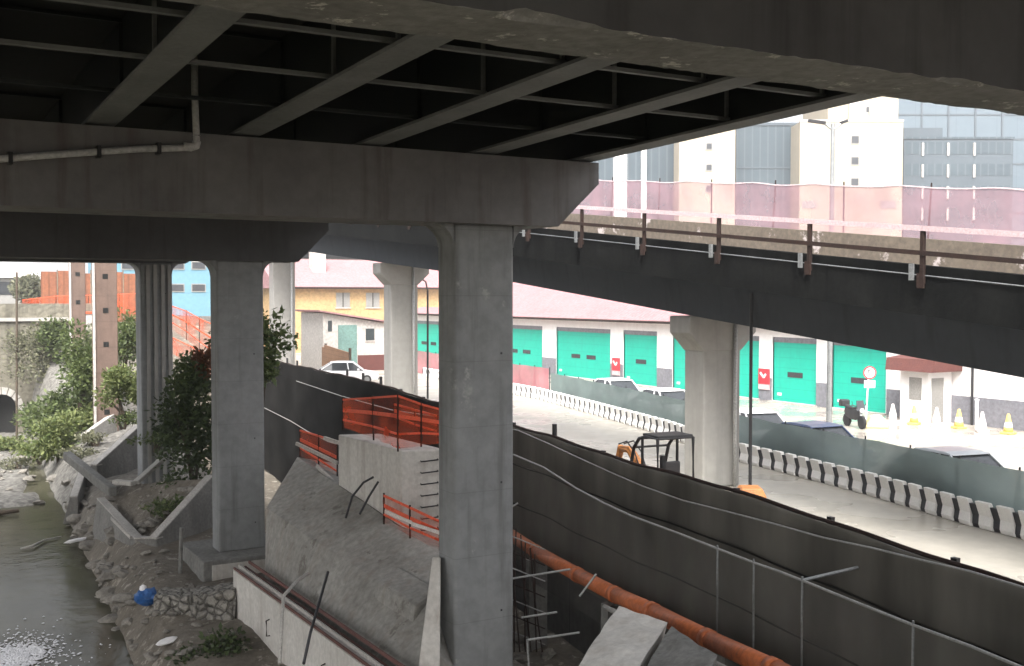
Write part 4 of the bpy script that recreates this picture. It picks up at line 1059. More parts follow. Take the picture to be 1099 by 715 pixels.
MB().add([pc + uu * a + Vector((0, 0, z)) + nn * o for o in (0, .02) for a, z in ((-.25, -.17), (.25, -.17), (.25, .17), (-.25, .17))], [(0, 1, 2, 3), (7, 6, 5, 4), (0, 4, 5, 1), (1, 5, 6, 2), (2, 6, 7, 3), (3, 7, 4, 0)]).build("plate", M['sign_white'], ts, local=True)

# motorbike (axle along x, heading -y in its own frame)
def motorbike(loc, rz, label):
    t = thing("motorbike", label, "motorbike", loc, None, rz)
    for y in (-.62, .62):
        w = MB().wheel((0, y, .29), .29, .13, 20).build("wheel", M['tyre'], t, local=True)
        MB().wheel((0, y, .29), .17, .1, 14).build("rim", M['grey_metal'], w, local=True)
    MB().sweep([[(x * .5, y, z) for x, z in ((-.2, .35), (.2, .35), (.26, .6), (.2, .82), (-.2, .82), (-.26, .6))] if abs(y) < .4 else [(x * .32, y, z + .04) for x, z in ((-.2, .45), (.2, .45), (.26, .6), (.2, .78), (-.2, .78), (-.26, .6))] for y in (-.5, -.2, .2, .75)]).build("body", M['plastic_black'], t, local=True, bevel=.03)
    MB().sweep([[(-.13, y, z), (.13, y, z), (.1, y, z + .1), (-.1, y, z + .1)] for y, z in ((-.05, .8), (.3, .78), (.72, .86))]).build("seat", M['tyre'], t, local=True, bevel=.03)
    MB().tube([(0, -.62, .29), (0, -.42, .95)], .05, 8).build("fork", M['grey_metal'], t, local=True)
    MB().tube([(-.36, -.33, 1.02), (-.15, -.42, .98), (.15, -.42, .98), (.36, -.33, 1.02)], .022, 7).build("handlebar", M['dark_metal'], t, local=True)
    MB().sweep([[(-.2, -.56, .78), (.2, -.56, .78), (.2, -.5, .78), (-.2, -.5, .78)], [(-.16, -.44, 1.22), (.16, -.44, 1.22), (.16, -.41, 1.22), (-.16, -.41, 1.22)]]).build("windscreen", M['window'], t, local=True)
    MB().lathe([(.0, -.03), (.09, -.02), (.1, .03), (0, .05)], 14, (0, 0, 0)).build("headlight", M['lamp_glass'], t, local=True).matrix_local = Matrix.Translation((0, -.6, .8)) @ Matrix.Rotation(R(90), 4, 'X')
    MB().box(-.2, .2, .72, 1.05, .85, 1.15).build("top_case", M['plastic_black'], t, local=True, bevel=.06)
    for s in (-1, 1):
        MB().tube([(s * .3, -.36, 1.02), (s * .36, -.4, 1.2)], .012, 5).build("mirror_stem", M['dark_metal'], t, local=True)
    return t
g = P(917, 459, Z=GZ)
motorbike(g, R(-18), "black motorbike parked beside the round traffic sign")

# cars
def car(loc, rz, paint, label, grp="cars parked behind the green mesh fence", L_=4.1, W=1.68, H=1.46):
    t = thing("parked_car", label, "car", loc, grp, rz)
    hw = W / 2; hl = L_ / 2
    def sec(y, z0, z1, w): return [(-w, y, z0 + .12), (-w * .96, y, z0), (w * .96, y, z0), (w, y, z0 + .12), (w, y, z1 - .12), (w * .9, y, z1), (-w * .9, y, z1), (-w, y, z1 - .12)]
    body = MB().sweep([sec(-hl, .35, .66, hw * .82), sec(-hl + .12, .24, .74, hw * .93), sec(-hl + .9, .2, .86, hw), sec(0, .2, .9, hw), sec(hl - .8, .2, .92, hw), sec(hl - .1, .24, .9, hw * .94), sec(hl, .35, .8, hw * .86)]).build("body", paint, t, local=True, bevel=.05)
    def s2(y, z0, z1, w0, w1): return [(-w0, y, z0), (w0, y, z0), (w1, y, z1), (-w1, y, z1)]
    MB().sweep([[(-hw * .86, -hl + .95, .84), (hw * .86, -hl + .95, .84), (hw * .85, -hl + .99, .9), (-hw * .85, -hl + .99, .9)], s2(-hl + 1.65, .86, H - .06, hw * .93, hw * .74), s2(hl - 1.1, .88, H - .06, hw * .93, hw * .74), [(-hw * .86, hl - .3, .86), (hw * .86, hl - .3, .86), (hw * .85, hl - .34, .95), (-hw * .85, hl - .34, .95)]]).build("window_glass", M['window'], t, local=True)
    MB().sweep([s2(-hl + 1.55, H - .075, H - .05, hw * .76, hw * .75), s2(-hl + 1.9, H - .07, H, hw * .77, hw * .7), s2(hl - 1.4, H - .07, H, hw * .77, hw * .7), s2(hl - 1.0, H - .075, H - .05, hw * .76, hw * .75)]).build("roof", paint, t, local=True, bevel=.03)
    for s in (-1, 1):
        for ya, za, yb2, zb2 in ((-hl + .95, .88, -hl + 1.65, H - .06), (-.1, .9, -.02, H - .05), (hl - .32, .92, hl - 1.1, H - .06)):
            MB().bar((s * hw * .93, ya, za), (s * hw * .755, yb2, zb2), .05, .07).build("pillar", paint, t, local=True)
        for y in (-hl + .78, hl - .75):
            w = MB().wheel((s * (hw - .08), y, .3), .3, .2, 20).build("wheel", M['tyre'], t, local=True)
            MB().wheel((s * (hw - .06), y, .3), .19, .19, 14).build("rim", M['grey_metal'], w, local=True)
        MB().box(*sorted((s * hw * .5, s * hw * .82)), -hl - .01, -hl + .1, .58, .7).build("headlight", M['lamp_glass'], t, local=True)
        MB().box(*sorted((s * hw * .6, s * hw * .85)), hl - .08, hl + .01, .62, .8).build("tail_light", M['red_lens'], t, local=True)
        MB().box(*sorted((s * hw * .98, s * (hw + .15))), -hl + 1.25, -hl + 1.4, .9, 1.02).build("wing_mirror", paint, t, local=True)
    MB().box(-hw * .8, hw * .8, -hl - .03, -hl + .05, .28, .44).build("bumper", M['plastic_black'], t, local=True)
    return t
for px, roof_y, off, paint, lab in ((662, 407, 1.9, 'car_white', "white car behind the mesh fence in front of the wide teal door"), (716, 418, 1.8, 'car_white', "white car behind the fence just left of the near ramp pier"),
                               (811, 441, 1.7, 'car_white', "white car behind the fence just right of the near ramp pier"), (868, 456, 1.6, 'car_blue', "blue car behind the green fence, below the motorbike"), (1000, 487, 1.6, 'car_silver', "silver car with a dark windscreen behind the green fence, in front of the cones")):
    q = P(px, roof_y, Z=GZ + 1.44)
    x = max(q.x, Xbar(q.y) + off)
    a = math.atan2(Xbar(q.y + 1) - Xbar(q.y - 1), 2)
    car((x, q.y, GZ + .003), -a + R(3), M[paint], lab)
q = P(372, 388, Z=GZ + 1.44)
car((q.x, q.y, GZ + .003), R(70), M['car_white'], "white car parked in front of the white shed's green door", None)

# excavator
def excavator(loc, rz):
    t = thing("mini_excavator", "small orange excavator with a dark cab frame behind the dark hoarding", "excavator", loc, None, rz)
    for s in (-1, 1):
        k = MB()
        pr = [(-.75, .12), (-.62, 0), (.62, 0), (.75, .12), (.75, .32), (.62, .44), (-.62, .44), (-.75, .32)]
        tr = MB().prism(pr, 'y', s * .55 - .16, s * .55 + .16).build("track", M['tyre'], t, local=True, bevel=.03)
        for x in (-.5, 0, .5): 
            wv = MB().lathe([(.13, -.165), (.13, .165)], 12); w2_ = MB(); w2_.v = [Vector((p.x + x, p.z + s * .55, p.y + .2)) for p in wv.v]; w2_.f = wv.f
            w2_.build("roller", M['dark_metal'], tr, local=True)
    MB().lathe([(.4, .4), (.4, .58)], 18).build("turntable", M['dark_metal'], t, local=True)
    MB().sweep([[(x, y, .58) for x, y in ((-.95, -.6), (.55, -.65), (.75, -.2), (.75, .2), (.55, .65), (-.95, .6), (-1.1, .3), (-1.1, -.3))], [(x, y, 1.12 if x < -.2 else .8) for x, y in ((-.92, -.58), (.5, -.62), (.7, -.2), (.7, .2), (.5, .62), (-.92, .58), (-1.06, .3), (-1.06, -.3))]]).build("engine_hood", M['orange_paint'], t, local=True)
    cab = MB()
    arc = lambda y: [(.62, y, .8), (.60, y, 1.5), (.45, y, 1.95), (.2, y, 2.2), (-.1, y, 2.28), (-.65, y, 2.28), (-.68, y, 1.0)]
    for y in (-.5, .5): cab.tube(arc(y), .045, 7)
    for p_, q_ in zip(arc(-.5)[2:6], arc(.5)[2:6]): cab.tube([p_, q_], .03, 6)
    cab.tube([(.05, -.5, .8), (.05, -.5, 2.26)], .04, 6); cab.tube([(.05, .5, .8), (.05, .5, 2.26)], .04, 6)
    cab.build("cab_frame", M['dark_metal'], t, local=True)
    MB().box(-.66, .05, -.5, .5, 2.29, 2.35).build("cab_roof", M['dark_metal'], t, local=True, bevel=.02)
    MB().sweep([[(-.45, -.25, .95), (.0, -.25, .95), (.0, .25, .95), (-.45, .25, .95)], [(-.45, -.25, 1.1), (.0, -.25, 1.1), (.0, .25, 1.1), (-.45, .25, 1.1)]]).build("seat", M['plastic_black'], t, local=True, bevel=.04)
    MB().box(-.52, -.42, -.24, .24, 1.1, 1.7).build("seat_back", M['plastic_black'], t, local=True, bevel=.04)
    MB().tube([(.7, 0, .85), (1.0, 0, 1.35), (1.5, 0, 1.72), (1.95, 0, 1.7)], [.12, .13, .11, .08], 8).build("boom", M['orange_paint'], t, local=True)
    MB().tube([(1.95, 0, 1.75), (2.2, 0, 1.2), (2.3, 0, .75)], [.1, .08, .06], 8).build("arm", M['orange_paint'], t, local=True)
    MB().sweep([[(2.1, y, .72), (2.45, y, .75), (2.5, y, .4), (2.3, y, .12), (2.0, y, .3)] for y in (-.22, .22)]).build("bucket", M['dark_metal'], t, local=True)
    for s in (-1, 1):
        MB().tube([(.7, s * .08, 1.1), (1.1, s * .1, 1.72), (1.5, s * .1, 1.95), (1.95, s * .08, 1.82)], .02, 6).build("hydraulic_hose", M['plastic_black'], t, local=True)
    MB().tube([(.75, -.06, 1.0), (1.35, -.06, 1.5)], .05, 8).build("hydraulic_ram", M['grey_metal'], t, local=True)
    MB().sweep([[(-1.15, -.62, .1), (-1.05, -.62, .1), (-1.1, -.62, .45), (-1.25, -.62, .45)], [(-1.15, .62, .1), (-1.05, .62, .1), (-1.1, .62, .45), (-1.25, .62, .45)]]).build("dozer_blade", M['orange_paint'], t, local=True)
    return t
g = P(706, 500, D=26.2)
excavator((g.x + .25, g.y + .2, GZ + .004), R(84))
# orange plant item beside it
g = P(806, 534, D=25.6)
oc = thing("compressor", "orange wheeled compressor standing right of the near ramp pier", "compressor", (g.x + .25, g.y + .3, GZ + .004), None, R(-32))
MB().sweep([[(x, y, .38) for x, y in ((-.42, -.4), (.42, -.4), (.42, .4), (-.42, .4))], [(x, y, 1.05) for x, y in ((-.42, -.4), (.42, -.4), (.42, .4), (-.42, .4))], [(x, y, 1.28) for x, y in ((-.3, -.3), (.3, -.3), (.3, .3), (-.3, .3))]]).build("hood", M['orange_paint'], oc, local=True, bevel=.05)
MB().box(.1, .28, -.412, -.402, .65, .95).build("vent", M['plastic_black'], oc, local=True)
for s in (-1, 1): MB().wheel((s * .46, 0, .24), .24, .12, 16).build("wheel", M['tyre'], oc, local=True)
MB().tube([(0, -.4, .42), (0, -.85, .36), (0, -.95, .05)], .03, 7).build("tow_bar", M['dark_metal'], oc, local=True)
oc.scale = (.8, .8, .86)

# ------------------------------------------------------------------ far left town: yellow house, shed, fences
yh = thing("yellow_house", "long yellow house with grey shutters and a big pink roof", "house", (43, 110, GZ))
YF = 105
x0, x1 = P(300, 330, Y=YF).x, 56
hz = P(370, 309, Y=YF).z; hr = P(370, 279, Y=YF + 5.5).z
MB().box(x0, x1, YF, YF + 11, GZ, hz).build("wall", M['yellow_wall'], yh)
MB().prism([(YF - .7, hz - .05), (YF - .7, hz + .1), (YF + 5.5, hr), (YF + 11.7, hz + .1), (YF + 11.7, hz - .05)], 'x', x0 - .6, x1 + .6).build("roof", lines(pmat("house_roof_tiles", (.36, .195, .20), (.31, .17, .175), .5, .9, .1, 12, spec=.1), (.45, 0, 0), .25, .25, (.42, .2, .2)), yh)
MB().box(x0 - .62, x1 + .62, YF - .82, YF - .703, hz - .12, hz + .06).build("gutter", M['rust'], yh)
for px in (368, 400):
    c = P(px, 322, Y=YF); w = MB().box(c.x - .75, c.x + .75, YF - .04, YF - .003, c.z - .75, c.z + .75).build("window", M['window_grey'], yh)
    MB().box(c.x - .85, c.x + .85, YF - .12, YF - .042, c.z - .88, c.z - .77).build("sill", M['peach_wall'], w)
    MB().box(c.x - .05, c.x + .05, YF - .06, YF - .042, c.z - .75, c.z + .75).build("mullion", M['rust'], w)
c = P(341, 284, Y=YF + 3); MB().box(c.x - .7, c.x + .7, YF + 2.5, YF + 3.7, c.z - 2.0, c.z + 1.3).build("chimney", M['peach_wall'], yh)
# white shed
sf = 77
sx0, sx1 = P(347, 370, Y=sf).x, P(418, 370, Y=sf).x
sh = thing("shed", "white shed with a sloping pink roof and a grey green door", "shed", ((sx0 + sx1) / 2, sf + 2, GZ))
za, zb = P(347, 336, Y=sf).z, P(414, 348, Y=sf).z
MB().prism([(sx0, GZ), (sx1, GZ), (sx1, zb), (sx0, za)], 'y', sf, sf + 5).build("wall", M['peach_wall'], sh)
MB().prism([(sx0 - .4, za + .1), (sx0 - .4, za + .22), (sx1 + .5, zb + .16), (sx1 + .5, zb + .04)], 'y', sf - .4, sf + 5.3).build("roof", M['roof_tile'], sh)
a, b = P(363, 390, Y=sf).x, P(383, 390, Y=sf).x
d = MB().box(a, b, sf - .06, sf - .003, GZ + .02, P(370, 349, Y=sf).z).build("door", M['green_door'], sh)
for cx_ in (397,):
    c = P(cx_, 359, Y=sf); w = MB().box(c.x - .35, c.x + .35, sf - .05, sf - .003, c.z - .45, c.z + .45).build("window", M['window'], sh)
    MB().box(c.x - .42, c.x + .42, sf - .09, sf - .053, c.z - .53, c.z - .46).build("sill", M['peach_wall'], w)
c = P(354, 350, Y=sf); MB().box(c.x - .15, c.x + .15, sf - .05, sf - .003, c.z - .4, c.z + .4).build("window", M['window'], sh)
MB().box(P(384, 395, Y=sf).x, sx1, sf - .03, sf - .003, GZ + .02, P(400, 381, Y=sf).z).build("dado", M['roof_red'], sh)
# brown plank fence
pf = thing("plank_fence", "brown plank fence running down to the white shed", "plank fence", P(345, 385, Z=GZ))
ptsf = [P(324, 366, D=92), P(349, 377, D=80), P(375, 392, D=73)]
for a, b in zip(ptsf, ptsf[1:]):
    a2, b2 = drop(a, GZ), drop(b, GZ); 
    hA = P(0, 352, D=92).z if a is ptsf[0] else P(0, 360, D=80).z
    th = (b2 - a2).normalized().cross(Vector((0, 0, 1))) * .08
    MB().hexa([a2, b2, b2 + th, a2 + th], [drop(a2, GZ + 2.1), drop(b2, GZ + 1.9), drop(b2 + th, GZ + 1.9), drop(a2 + th, GZ + 2.1)]).build("plank_panel", M['wood'], pf)
for p_ in ptsf: MB().box(p_.x - .07, p_.x + .07, p_.y - .2, p_.y - .06, GZ, GZ + 2.2).build("post", M['bark'], pf)
# dark long roofline and trees behind
dl = thing("dark_building", "long low dark roofed building behind the yellow house", "building", (42, 135, GZ))
z1_ = P(370, 271, Y=132).z; z0_ = P(370, 278, Y=132).z
MB().box(22, 74, 132, 142, GZ, z0_).build("wall", M['peach_wall'], dl); MB().box(21.5, 74.5, 131.4, 142.6, z0_ + .003, z1_).build("roof", M['fascia'], dl)
# slim lamp post near the second ramp pier
g = P(459, 428, D=60); g.z = GZ
lp = thing("lamp_post", "thin dark lamp post with a curved arm beside the second ramp pier", "lamp post", g)
top = P(459, 312, D=60)
MB().tube([g, top], .06, 8).build("pole", M['dark_metal'], lp)
MB().tube([top, top + Vector((-.1, .05, .5)), top + Vector((-.45, .25, .75)), top + Vector((-.9, .5, .72))], .045, 7).build("arm", M['dark_metal'], lp)
MB().sweep([[top + Vector((-.9 + dx, .5 + dy, .66 + dz)) for dx, dy, dz in ((0, -.06, 0), (0, .06, 0), (0, .06, .09), (0, -.06, .09))], [top + Vector((-1.3 + dx, .72 + dy, .64 + dz)) for dx, dy, dz in ((0, -.06, 0), (0, .06, 0), (0, .06, .09), (0, -.06, .09))]]).build("lamp_head", M['dark_metal'], lp)

# old arched bridge wall at the head of the river
ob = thing("old_bridge", "old stone bridge wall with a dark arch at the head of the river", "bridge", (3, 76.5, -9.2))
YB = 76.0
ac = P(6, 470, Y=YB); ar = abs(P(19, 470, Y=YB).x - P(-14, 470, Y=YB).x) / 2
acx = (P(19, 470, Y=YB).x + P(-14, 470, Y=YB).x) / 2
topz = P(10, 345, Y=YB).z; spr = P(10, 440, Y=YB).z
arc = [(acx + ar * math.cos(a), spr + ar * 1.15 * math.sin(a)) for a in [R(180 - 10 * k) for k in range(19)]]
xl, xr_ = -13.5, 13.0
left_poly = [(xl, -9.8), (acx - ar, -9.8)] + arc[:10] + [(acx, topz), (xl, topz)]
right_poly = [(acx, topz)] + arc[9:] + [(acx + ar, -9.8), (xr_, -9.8), (xr_, topz)]
m = MB().prism(left_poly, 'y', YB, YB + 1.0); m.prism(right_poly, 'y', YB, YB + 1.0)
m.build("spandrel_wall", M['old_stone'], ob)
MB().box(acx - ar - .2, acx + ar + .2, YB + .99, YB + 1.3, -9.8, spr + ar * 1.4).build("arch_shade_slab", M['black_void'], ob)  # black slab closing the arch, stands in for the shade within
MB().box(xl, xr_, YB - .18, YB + 1.1, topz + .003, topz + .22).build("string_course", M['edge'], ob)
MB().box(xl, xr_, YB + .1, YB + .5, topz + .225, P(10, 326, Y=YB).z).build("parapet", M['old_stone'], ob)
for px in (52,):
    c = P(px + 3, 400, Y=YB); MB().box(c.x - .5, c.x + .5, YB - .35, YB - .003, -9.6, topz).build("buttress", M['old_stone'], ob)
for k in range(9):
    a = R(170 - 20 * k); a1 = R(170 - 20 * k - 17)
    MB().add([(acx + rr * math.cos(q), yy_, spr + 1.15 * rr * math.sin(q)) for yy_ in (YB - .06, YB - .003) for rr, q in ((ar, a), (ar + .4, a), (ar + .4, a1), (ar, a1))], [(0, 1, 2, 3), (7, 6, 5, 4), (0, 4, 5, 1), (1, 5, 6, 2), (2, 6, 7, 3), (3, 7, 4, 0)]).build("arch_stone", M['edge'], ob)
# pole in front of the wall
a = P(18, 470, Y=74); tag(MB().tube([drop(a, ground_z(a.x, a.y) - .2), P(18, 292, Y=74)], .07, 8).build("pole", M['bark']), "thin grey pole standing in front of the old bridge arch", "pole")
# brown sheeting fence and orange nets on the plateau
bf = thing("sheet_fence", "rust brown corrugated sheet fence above the bank behind the orange netting", "sheet fence", (10, 84, -1.9))
a, b = P(44, 320, Y=84), P(150, 320, Y=84)
zt_ = P(90, 292, Y=84).z
for k in range(6):
    xa, xb = lerp(a.x, b.x, k / 6), lerp(a.x, b.x, (k + 1) / 6) - .06
    MB().box(xa, xb, 84, 84.06, -2.1, zt_ + .1 * math.sin(k * 2.3)).build("sheet", M['brown_panel'], bf)
    MB().box(xb, xb + .06, 83.96, 84.1, -2.1, zt_ + .15).build("post", M['old_stone'], bf)
net_barrier("netting_fence", "orange net fence along the top of the bank behind the brown piers", [(24, 322), (60, 318), (95, 317), (128, 316), (150, 315)], [(24, 341), (60, 343), (95, 341), (128, 337), (150, 340)], M['orange_net'], 5, lambda i: [74, 73, 72, 71, 71][i], False, "orange net fences on the bank")
net_barrier("netting_fence", "orange net fence draped over the bank below the blue building", [(183, 328), (200, 334), (214, 342), (232, 350)], [(183, 352), (200, 364), (214, 376), (232, 392)], M['orange_net'], 4, lambda i: [64, 62, 60, 58][i], True, "orange net fences on the bank")
net_barrier("netting_fence", "second strip of orange net below the first one under the blue building", [(184, 362), (205, 372), (230, 386)], [(184, 378), (205, 392), (230, 408)], M['orange_net'], 3, lambda i: [60, 58, 56][i], False, "orange net fences on the bank")
pb_ = P(93, 341, D=71)
sb = thing("site_box", "small pale cabinet with an orange lid on top of the bank", "cabinet", (pb_.x, pb_.y, pb_.z - .5))
MB().box(pb_.x - .65, pb_.x + .65, pb_.y - .3, pb_.y + .3, pb_.z - .9, pb_.z + .25).build("cabinet_body", M['peach_wall'], sb, bevel=.03); MB().box(pb_.x - .72, pb_.x + .72, pb_.y - .36, pb_.y + .36, pb_.z + .253, pb_.z + .4).build("lid", M['orange_solid'], sb)
# blue building
bb = thing("blue_building", "light blue block with rows of grey windows behind the ribbed pier", "building", (16, 112, -1.9))
a, b = P(120, 330, Y=110), P(248, 330, Y=110)
MB().box(a.x, b.x, 110, 124, -2, 14).build("wall", M['blue_wall'], bb)
for px in (138, 190, 213, 236):
    for py in (309, 285, 261):
        c = P(px, py, Y=110); w = MB().box(c.x - .72, c.x + .72, 109.93, 109.997, c.z - .42, c.z + .42).build("window", M['window_grey'], bb)
        MB().box(c.x - .62, c.x + .62, 109.91, 109.928, c.z - .32, c.z + .32).build("pane", M['window'], w)
MB().box(a.x - .3, b.x + .3, 109.7, 124.3, 14.003, 14.4).build("roof", M['edge'], bb)
# grey structures at far left
gb = thing("grey_building", "pale grey industrial building with a white roof above the old bridge", "building", (4, 118, -1.9))
a, b = P(-60, 330, Y=112), P(38, 330, Y=112)
z = P(10, 298, Y=112).z
MB().box(a.x, b.x, 112, 126, -2, z).build("wall", M['window_grey'], gb)
MB().prism([(112 - .5, z + .003), (112 - .5, z + .5), (119, z + 1.6), (126.5, z + .5), (126.5, z + .003)], 'x', a.x - .5, b.x + .5).build("roof", M['white_paint'], gb)
for k in range(5):
    xx = lerp(a.x, b.x, (k + .5) / 5); MB().box(xx - .8, xx + .8, 111.94, 111.997, z - 1.6, z - .4).build("window", M['window'], gb)

# ------------------------------------------------------------------ towers at the right
def tower(name, label, pxl, pxr, pyt, D, depth, mat, cat="building"):
    base = P(pxl, 318, D=D); base.z = GZ
    t = thing(name, label, cat, base, None, -YAW)
    w = (pxr - pxl) * D / F; h = (318 - pyt) * D / F - GZ
    MB().box(0, w, 0, depth, 0, h).build("wall", mat, t, local=True)
    return t, w, h, D / F
def tl(t, x0, x1, y0, y1, z0, z1, nm, mat, parent=None): return MB().box(x0, x1, y0, y1, z0, z1).build(nm, mat, parent or t, local=True)
# cream tower B
t, w, h, s = tower("cream_tower", "cream tower with three small windows behind the tall street lamp", 857, 967, 132, 122, 16, M['cream'])
for py in (151, 173.5, 196):
    z = (318 - py) * s - GZ; x = (914 - 857) * s + .2
    wd = tl(t, x - .5, x + .5, -.05, -.003, z - .5, z + .5, "window", M['window_grey']); tl(t, x - .38, x + .38, -.08, -.053, z - .38, z + .38, "pane", M['window'], wd)
for px in (868, 952):
    x = (px - 857) * s; z = (318 - 220) * s - GZ; tl(t, x - .85, x + .85, -.05, -.003, z - .42, z + .42, "grille", M['window_grey'])
tl(t, (890 - 857) * s, w - .15, 1.2, 12, h + .003, h + 9, "penthouse", M['cream'])
tl(t, (912 - 857) * s, (932 - 857) * s, .85, 1.18, h + .01, h + 2.4, "plant_room", M['peach_wall'])
tl(t, (930 - 857) * s, (933 - 857) * s, .8, .845, h + 1.2, h + 1.8, "window", M['window'])
tl(t, -.05, w + .05, -.06, .3, h + .003, h + .25, "coping", M['peach_wall'])
# cream tower A
t, w, h, s = tower("cream_tower", "narrow cream tower with a column of small windows, left of the glass block", 728, 788, 60, 122, 16, M['cream'])
for py in (112, 135, 158, 180.5, 203):
    z = (318 - py) * s - GZ; x = (760 - 728) * s
    wd = tl(t, x - .4, x + .4, -.05, -.003, z - .42, z + .42, "window", M['window_grey']); tl(t, x - .28, x + .28, -.08, -.053, z - .3, z + .3, "pane", M['window'], wd)
tl(t, -.05, w + .05, -.06, 16.1, h + .003, h + .3, "coping", M['peach_wall'])
# glass in between
t, w, h, s = tower("glass_block", "grey ribbed glass block between the two cream towers", 789, 856, 136, 126, 14, M['glassdark'])
tl(t, 0, w, -.1, 14, h + .003, h + .35, "coping", M['band'])
for k in range(1, 6): tl(t, 0, w, -.06, -.003, k * 4.1, k * 4.1 + .18, "floor_band", M['band'])
t, w, h, s = tower("glass_block", "grey ribbed glass block with white uprights left of the cream towers", 590, 727, 95, 126, 14, M['glassdark'])
for px in (665, 690):
    x = (px - 590) * s; tl(t, x - (.75 if px == 665 else .3), x + (.75 if px == 665 else .3), -.4, -.003, 0, h, "upright", M['white_paint'])
tl(t, 0, w, -.1, 14, h + .003, h + .35, "coping", M['band'])
# right: low banded building in front of tall pale glass
t, w, h, s = tower("banded_building", "blue grey office building with ribbon windows right of the cream tower", 968, 1085, 149, 128, 12, M['band'])
tl(t, 0, (1010 - 968) * s, .2, 10, h + .003, h + 1.2, "roof_block", M['band'])
for py in (160, 183, 206, 229):
    z = (318 - py) * s - GZ
    r_ = tl(t, .1, w - .1, -.04, -.003, z - .7, z + .7, "ribbon_window", M['glassdark'])
    for px in (988, 1015, 1043): tl(t, (px - 968) * s - .12, (px - 968) * s + .12, -.2, -.043, z - .9, z + .6, "fin", M['peach_wall'], r_)
tl(t, -.1, w + .1, -.12, .2, h - .15, h + .1, "coping", M['glassdark'])
t, w, h, s = tower("glass_tower", "tall pale blue curtain wall tower behind the banded office building", 958, 1330, -130, 160, 20, M['glasspale'])
for k in range(1, 17): tl(t, 0, w, -.08, -.003, k * 3.6 - .12, k * 3.6 + .12, "floor_band", M['band'])
for k in range(1, 13): tl(t, w * k / 13 - .12, w * k / 13 + .12, -.2, -.083, 0, h, "mullion", M['band'])
tl(t, 0, w, -.1, 20, h + .003, h + .4, "coping", M['band'])
# street lamp beyond the ramp
g = P(890, 400, D=42); g.z = GZ
tp_ = P(894, 133, D=42)
sl = thing("street_lamp", "tall double armed street lamp in front of the cream tower", "street lamp", g)
MB().tube([g, (tp_.x, tp_.y, tp_.z)], [.11, .075], 10).build("pole", M['grey_metal'], sl)
for s_ in (-1, 1):
    u = rgt * s_
    MB().tube([tp_ - Vector((0, 0, .25)), tp_ + u * .35 + Vector((0, 0, .02))], .04, 7).build("arm", M['grey_metal'], sl)
    a = tp_ + u * .3 + Vector((0, 0, .03)); b = tp_ + u * (.95 if s_ < 0 else .55) + Vector((0, 0, .12))
    MB().bar(a, b, .2, .1).build("lamp_head", M['dark_metal'], sl)

# ------------------------------------------------------------------ vegetation
def bush(name, label, cat, c, rad, n, leaf, mat, grp=None, droop=0, seed=1, clumps=9, stem=True, spiky=False, zb=None, root=None):
    rn = random.Random(seed)
    c = Vector(c)
    base = Vector((c.x, c.y, zb if zb is not None else c.z - rad[2]))
    if root is not None: base = Vector(root)
    t = thing(name, label, cat, base, grp)
    cl = []
    for k in range(clumps):
        while True:
            d = Vector((rn.uniform(-1, 1), rn.uniform(-1, 1), rn.uniform(-1, 1)))
            if .2 < d.length < 1: break
        cl.append((c + Vector((d.x * rad[0] * .75, d.y * rad[1] * .75, d.z * rad[2] * .75)), rn.uniform(.28, .5)))
    m = MB()
    n = int(n * 1.7); leaf *= .8
    for i in range(n):
        cc, s = rn.choice(cl)
        d = Vector((rn.gauss(0, 1), rn.gauss(0, 1), rn.gauss(0, 1))); d.normalize()
        d *= (rn.random() ** .5) * s * 1.25
        p = cc + Vector((d.x * rad[0], d.y * rad[1], d.z * rad[2]))
        if droop: p.z -= droop * rn.random() ** 2
        L = leaf * rn.choice((.45, .6, .8, 1, 1.2, 1.6)); W = L * (.22 if spiky else .5)
        ax = (Vector((rn.gauss(0, 1), rn.gauss(0, 1), rn.gauss(.1, .7))) + d.normalized() * (.8 if not spiky else 1.6)).normalized()
        sd = ax.cross(Vector((rn.gauss(0, 1), rn.gauss(0, 1), rn.gauss(0, 1)))).normalized()
        m.add([p, p + ax * L * .5 + sd * W * .5, p + ax * L, p + ax * L * .5 - sd * W * .5], [(0, 1, 2, 3)])
    m.build("foliage", mat, t)
    if stem:
        for k in range(3):
            e = cl[k % len(cl)][0]
            MB().tube([base + Vector((rn.uniform(-.1, .1), rn.uniform(-.1, .1), -.2)), base.lerp(e, .5) + Vector((rn.uniform(-.2, .2), 0, .1)), e], [.07, .05, .02], 6).build("stem", M['bark'], t)
    return t
B = bush
B("bush", "green leafy bush on the bank left of the tall brown pier", "bush", P(84, 395, D=57), (1.5, 1.6, 2.2), 2600, .26, M['leaf_mid'], "bushes on the river bank", seed=2)
B("bush", "big mid green bush lower on the bank above the gravel bar", "bush", P(62, 440, D=58), (1.9, 1.8, 1.8), 2600, .26, M['leaf_mid'], "bushes on the river bank", seed=3)
B("bush", "yellow green low bush above the channel walls by the water", "bush", P(64, 470, D=53), (1.6, 1.6, 1.1), 2400, .24, M['leaf_bright'], "bushes on the river bank", seed=4)
B("bush", "bright green bush between the brown pier and the ribbed pier", "bush", P(130, 416, D=51), (1.15, 1.3, 1.1), 2200, .22, M['leaf_bright'], "bushes on the river bank", seed=5)
B("bush", "darker green bush behind the bright one, at the brown pier", "bush", P(130, 370, D=60), (1.3, 1.3, 2.0), 1800, .26, M['leaf_mid'], "bushes on the river bank", seed=6)
B("bush", "dark bush filling the gap between the ribbed pier and the left pier", "bush", P(207, 455, D=39.5), (1.3, 1.6, 2.1), 3000, .23, M['leaf_dark'], "bushes on the river bank", seed=7, clumps=26)
B("bush", "mid green bush top in front of the orange net below the blue building", "bush", P(204, 402, D=41), (.9, 1.2, .8), 1500, .22, M['leaf_mid'], "bushes on the river bank", seed=8)
